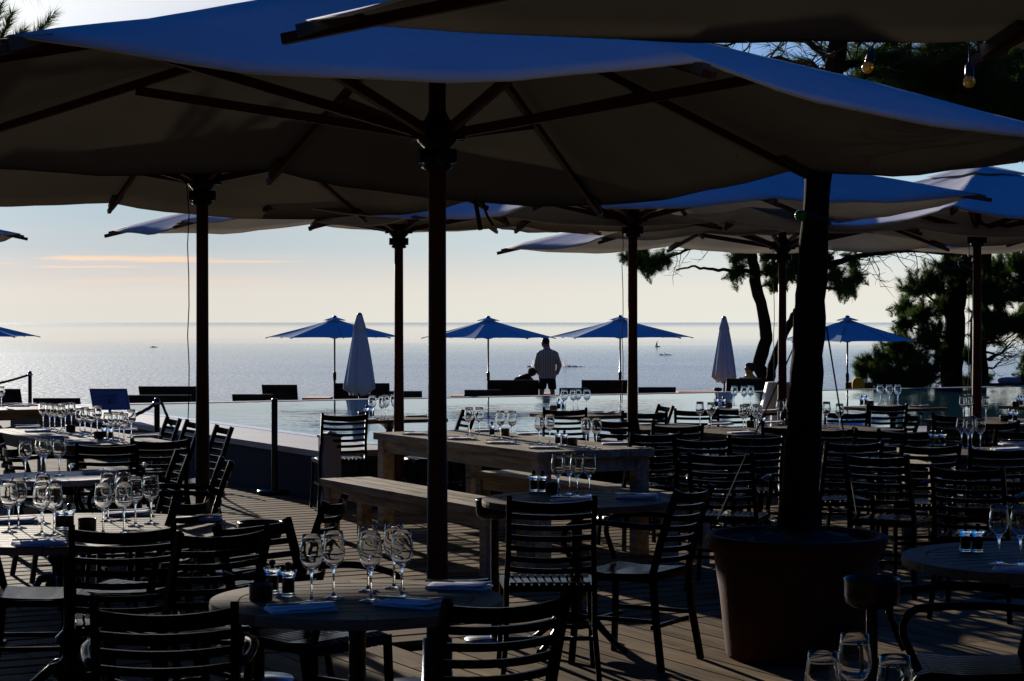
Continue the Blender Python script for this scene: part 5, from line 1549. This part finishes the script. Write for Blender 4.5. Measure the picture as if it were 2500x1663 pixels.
loft(b, [((-0.02, 0.015, 1.64), 0.070, 0.070), ((-0.03, 0.03, 1.68), 0.086, 0.098), ((-0.035, 0.038, 1.735), 0.086, 0.10), ((-0.038, 0.042, 1.775), 0.066, 0.078), ((-0.038, 0.044, 1.797), 0.03, 0.036)], 20)
b.build('hair', M['hair'], man)
b = MB()
for k in (-1, 1): loft(b, [((-0.125, 0.09 + k * 0.035 + .02, 1.675), 0.012, 0.016), ((-0.125, 0.09 + k * 0.035 + .02, 1.70), 0.012, 0.016)], 8)
b.beam((-0.125, 0.11, 1.69), (-0.06, -0.02, 1.69), 0.004, 0.006); b.build('glasses', M['black_metal'], man)
b = MB()
for sx in (-1, 1):
    p = V((sx * 0.15 - (0.045 if sx < 0 else -0.0), 0.06, 0)); loft(b, [(p + V((0, 0, 0.0)), 0.045, 0.13), (p + V((0, 0, 0.03)), 0.047, 0.135), (p + V((0, -0.02, 0.07)), 0.035, 0.08)], 16)
b.build('shoes', M['dark'], man)

# seated person bending forward, wide-brimmed cap
base = V(((1278 - 1250) / F * 44.9, 45.0, -0.5))
w2 = empty('person', base, 0, 'person bending over on the lounger in black top and visored cap', 'person')
zs = atd(1278, 925, 45).z + 0.5
J = [(V((-0.06, 0.25, 0.48)), (0.15, 0.12)), (V((-0.07, 0.2, 0.62)), (0.13, 0.10)), (V((0.0, 0.12, 0.80)), (0.14, 0.10)), (V((0.05, 0.10, 0.90)), (0.11, 0.09)), (V((0.12, 0.10, 0.94)), 0.05), (V((0.20, 0.10, 0.97)), (0.07, 0.085)), (V((0.24, 0.10, 1.02)), (0.06, 0.07)),
     (V((-0.12, 0.75, 0.50)), 0.075), (V((-0.14, 1.1, 0.42)), 0.05), (V((-0.14, 1.4, 0.38)), 0.035), (V((0.08, 0.75, 0.50)), 0.075), (V((0.08, 1.1, 0.42)), 0.05), (V((0.08, 1.4, 0.38)), 0.035),
     (V((-0.13, 0.08, 0.84)), 0.055), (V((-0.18, 0.12, 0.62)), 0.04), (V((-0.02, 0.32, 0.60)), 0.028), (V((0.16, 0.22, 0.84)), 0.055), (V((0.22, 0.40, 0.68)), 0.04), (V((0.36, 0.30, 0.72)), 0.028)]
B = [(0, 1), (1, 2), (2, 3), (3, 4), (4, 5), (5, 6), (0, 7), (7, 8), (8, 9), (0, 10), (10, 11), (11, 12), (3, 13), (13, 14), (14, 15), (3, 16), (16, 17), (17, 18)]
hand(J, B, 15, J[15][0], (0.7, 0.6, 0)); hand(J, B, 18, J[18][0], (0.9, 0, 0.1), -1)
skin_body('body', J, B, w2)
b = MB()
loft(b, [((-0.07, 0.24, 0.46), 0.185, 0.15), ((-0.09, 0.2, 0.62), 0.175, 0.135), ((-0.05, 0.14, 0.78), 0.20, 0.135), ((-0.0, 0.11, 0.88), 0.185, 0.12), ((0.06, 0.10, 0.93), 0.11, 0.09), ((0.10, 0.10, 0.955), 0.06, 0.06)], 24)
loft(b, [((-0.15, 0.08, 0.86), 0.065, 0.07), ((-0.19, 0.12, 0.62), 0.052, 0.055)], 14); loft(b, [((0.15, 0.2, 0.86), 0.065, 0.07), ((0.22, 0.38, 0.70), 0.052, 0.055)], 14)
b.build('top', M['black_cloth'], w2)
b = MB()
loft(b, [((0.19, 0.09, 0.93), 0.085, 0.09), ((0.20, 0.09, 1.02), 0.10, 0.105), ((0.205, 0.09, 1.075), 0.092, 0.095), ((0.21, 0.09, 1.105), 0.05, 0.055)], 20)
b.add([(0.26, 0.0, 1.03), (0.26, 0.19, 1.03), (0.42, 0.17, 0.965), (0.45, 0.09, 0.945), (0.42, 0.01, 0.965), (0.26, 0.0, 1.012), (0.26, 0.19, 1.012), (0.42, 0.17, 0.95), (0.45, 0.09, 0.93), (0.42, 0.01, 0.95)],
      [(0, 4, 3, 2, 1), (5, 6, 7, 8, 9), (0, 1, 6, 5), (1, 2, 7, 6), (2, 3, 8, 7), (3, 4, 9, 8), (4, 0, 5, 9)])
b.build('cap', M['olive'], w2)

# man seated on the lounger by the bent pine, face in profile to the left
base = V(((1832 - 1250) / F * 43.4, 43.4, -0.5))
m3 = empty('person', base, 0, 'person seated facing left by the bent pine, yellow collar, pale top', 'person')
J = [(V((0, 0.35, 0.42)), (0.15, 0.12)), (V((0, 0.22, 0.58)), (0.14, 0.10)), (V((0, 0.10, 0.78)), (0.16, 0.10)), (V((0, 0.05, 0.90)), (0.12, 0.09)), (V((-0.01, 0.04, 0.99)), 0.055), (V((-0.03, 0.03, 1.07)), (0.085, 0.075)), (V((-0.03, 0.03, 1.15)), (0.092, 0.078)), (V((-0.025, 0.03, 1.20)), (0.06, 0.055)),
     (V((-0.1, 0.85, 0.45)), 0.075), (V((-0.1, 1.2, 0.55)), 0.055), (V((-0.1, 1.5, 0.38)), 0.035), (V((0.1, 0.85, 0.45)), 0.075), (V((0.1, 1.2, 0.45)), 0.055), (V((0.1, 1.6, 0.38)), 0.035),
     (V((-0.19, 0.05, 0.86)), 0.058), (V((-0.27, 0.15, 0.62)), 0.042), (V((-0.2, 0.4, 0.52)), 0.028), (V((0.19, 0.05, 0.86)), 0.058), (V((0.27, 0.15, 0.62)), 0.042), (V((0.2, 0.4, 0.52)), 0.028),
     (V((-0.125, 0.03, 1.12)), 0.016), (V((-0.10, 0.03, 1.045)), 0.02)]
B = [(0, 1), (1, 2), (2, 3), (3, 4), (4, 5), (5, 6), (6, 7), (0, 8), (8, 9), (9, 10), (0, 11), (11, 12), (12, 13), (3, 14), (14, 15), (15, 16), (3, 17), (17, 18), (18, 19), (6, 20), (5, 21)]
hand(J, B, 16, J[16][0], (0.3, 0.9, 0)); hand(J, B, 19, J[19][0], (-0.3, 0.9, 0), -1)
skin_body('body', J, B, m3)
b = MB()
loft(b, [((0, 0.33, 0.40), 0.18, 0.15), ((0, 0.22, 0.58), 0.185, 0.13), ((0, 0.1, 0.78), 0.21, 0.13), ((0, 0.05, 0.88), 0.205, 0.12), ((0, 0.04, 0.935), 0.12, 0.09)], 24)
for sx in (-1, 1): loft(b, [((sx * 0.18, 0.05, 0.87), 0.075, 0.08), ((sx * 0.25, 0.13, 0.68), 0.058, 0.06)], 14)
b.build('shirt', M['white'], m3)
b = MB(); loft(b, [((-0.02, 0.035, 0.905), 0.165, 0.115), ((-0.02, 0.035, 0.94), 0.14, 0.10), ((-0.015, 0.035, 0.972), 0.085, 0.078), ((-0.015, 0.035, 0.985), 0.07, 0.065)], 20); b.build('collar', M['yellow'], m3)
b = MB(); loft(b, [((0.045, 0.03, 1.06), 0.06, 0.075), ((0.03, 0.03, 1.12), 0.085, 0.09), ((0.0, 0.03, 1.19), 0.105, 0.088), ((-0.01, 0.03, 1.225), 0.10, 0.075), ((-0.01, 0.03, 1.25), 0.05, 0.05)], 20); b.build('hair', M['hair'], m3)

# ------------------------------------------------------------------ boats on the sea
def on_sea(px, py):
    d = (H - SEA_Z) * F / (py - HY); return V(((px - 1250) / F * d, d, SEA_Z))
def boat(px, py, L_, label, hd=0.0, sail=False, wake=0.0, m='white', hgt=1.0, spray=0.0):
    p = on_sea(px, py); root = empty('sailing_boat' if sail else 'motor_boat', p, hd, label, 'boat')
    b = MB(); n = 8; vs = []; fs = []
    for i in range(n + 1):
        t_ = i / n; w_ = L_ * 0.16 * (1 - t_ ** 3); x = -L_ / 2 + L_ * t_
        for y, z in ((-w_, 1.0 * hgt), (-w_ * 0.7, -0.2), (w_ * 0.7, -0.2), (w_, 1.0 * hgt)): vs.append((x, y, z + 0.25 * t_ * t_ * hgt))
    for i in range(n):
        for j in range(3): a = i * 4 + j; fs.append((a, a + 4, a + 5, a + 1))
        a = i * 4; fs.append((a + 3, a + 7, a + 4, a))
    fs.append((0, 1, 2, 3)); b.add(vs, fs); b.build('hull', M[m], root)
    b = MB(); b.box((-L_ * 0.05, 0, 1.0 * hgt + 0.5 * hgt), (L_ * 0.3, L_ * 0.16, 1.0 * hgt)); b.build('cabin', M['dark' if m == 'dark' else 'white'], root)
    if sail:
        b = MB(); b.tube([(0, 0, 0.8), (0, 0, 11)], 0.12, 6); b.build('mast', M['dark'], root)
        b = MB(); b.add([(0.1, 0, 1.8), (0.1, 0, 10.5), (-3.4, 0.2, 1.8), (0.1, .05, 1.8), (0.1, .05, 10.5), (-3.4, 0.25, 1.8)], [(0, 1, 2), (5, 4, 3)]); b.build('sail', M['white'], root)
    if wake:
        b = MB(); rr = random.Random(int(px)); vs = []; fs = []; n = 26
        for i in range(n + 1):
            t_ = i / n; x = -L_ * 0.3 - wake * t_
            h = (spray * math.exp(-((t_ - 0.12) / 0.10) ** 2) + 2.2 * (1 - t_)) * rr.uniform(0.15, 1.7); w_ = 1.0 + 5 * t_
            vs += [(x, -w_, 0.02), (x + rr.uniform(-.4, .4), -w_ * 0.3, h), (x + rr.uniform(-.4, .4), w_ * 0.3, h * 0.9), (x, w_, 0.02)]
        for i in range(n):
            for j in range(3): a = i * 4 + j; fs.append((a, a + 4, a + 5, a + 1))
        b.add(vs, fs, True); b.build('wake', M['foam'], root)
    return root
boat(375, 848, 11, 'tiny boat silhouette far out in the glitter at left', m='dark', hgt=0.8)
boat(1605, 847, 9, 'tiny sailing boat far out right of the slim pole', sail=True)
boat(1615, 867, 6, 'small motor boat trailing a white wake toward the right', hd=math.pi, wake=13, hgt=0.8, spray=0.8)
boat(1293, 896, 4, 'jet boat throwing spray just left of the standing man', hd=math.pi, wake=30, hgt=0.7, spray=3.0)
boat(1366, 896, 4, 'jet boat throwing spray just right of the standing man', hd=math.pi, wake=22, hgt=0.7, spray=5.0)
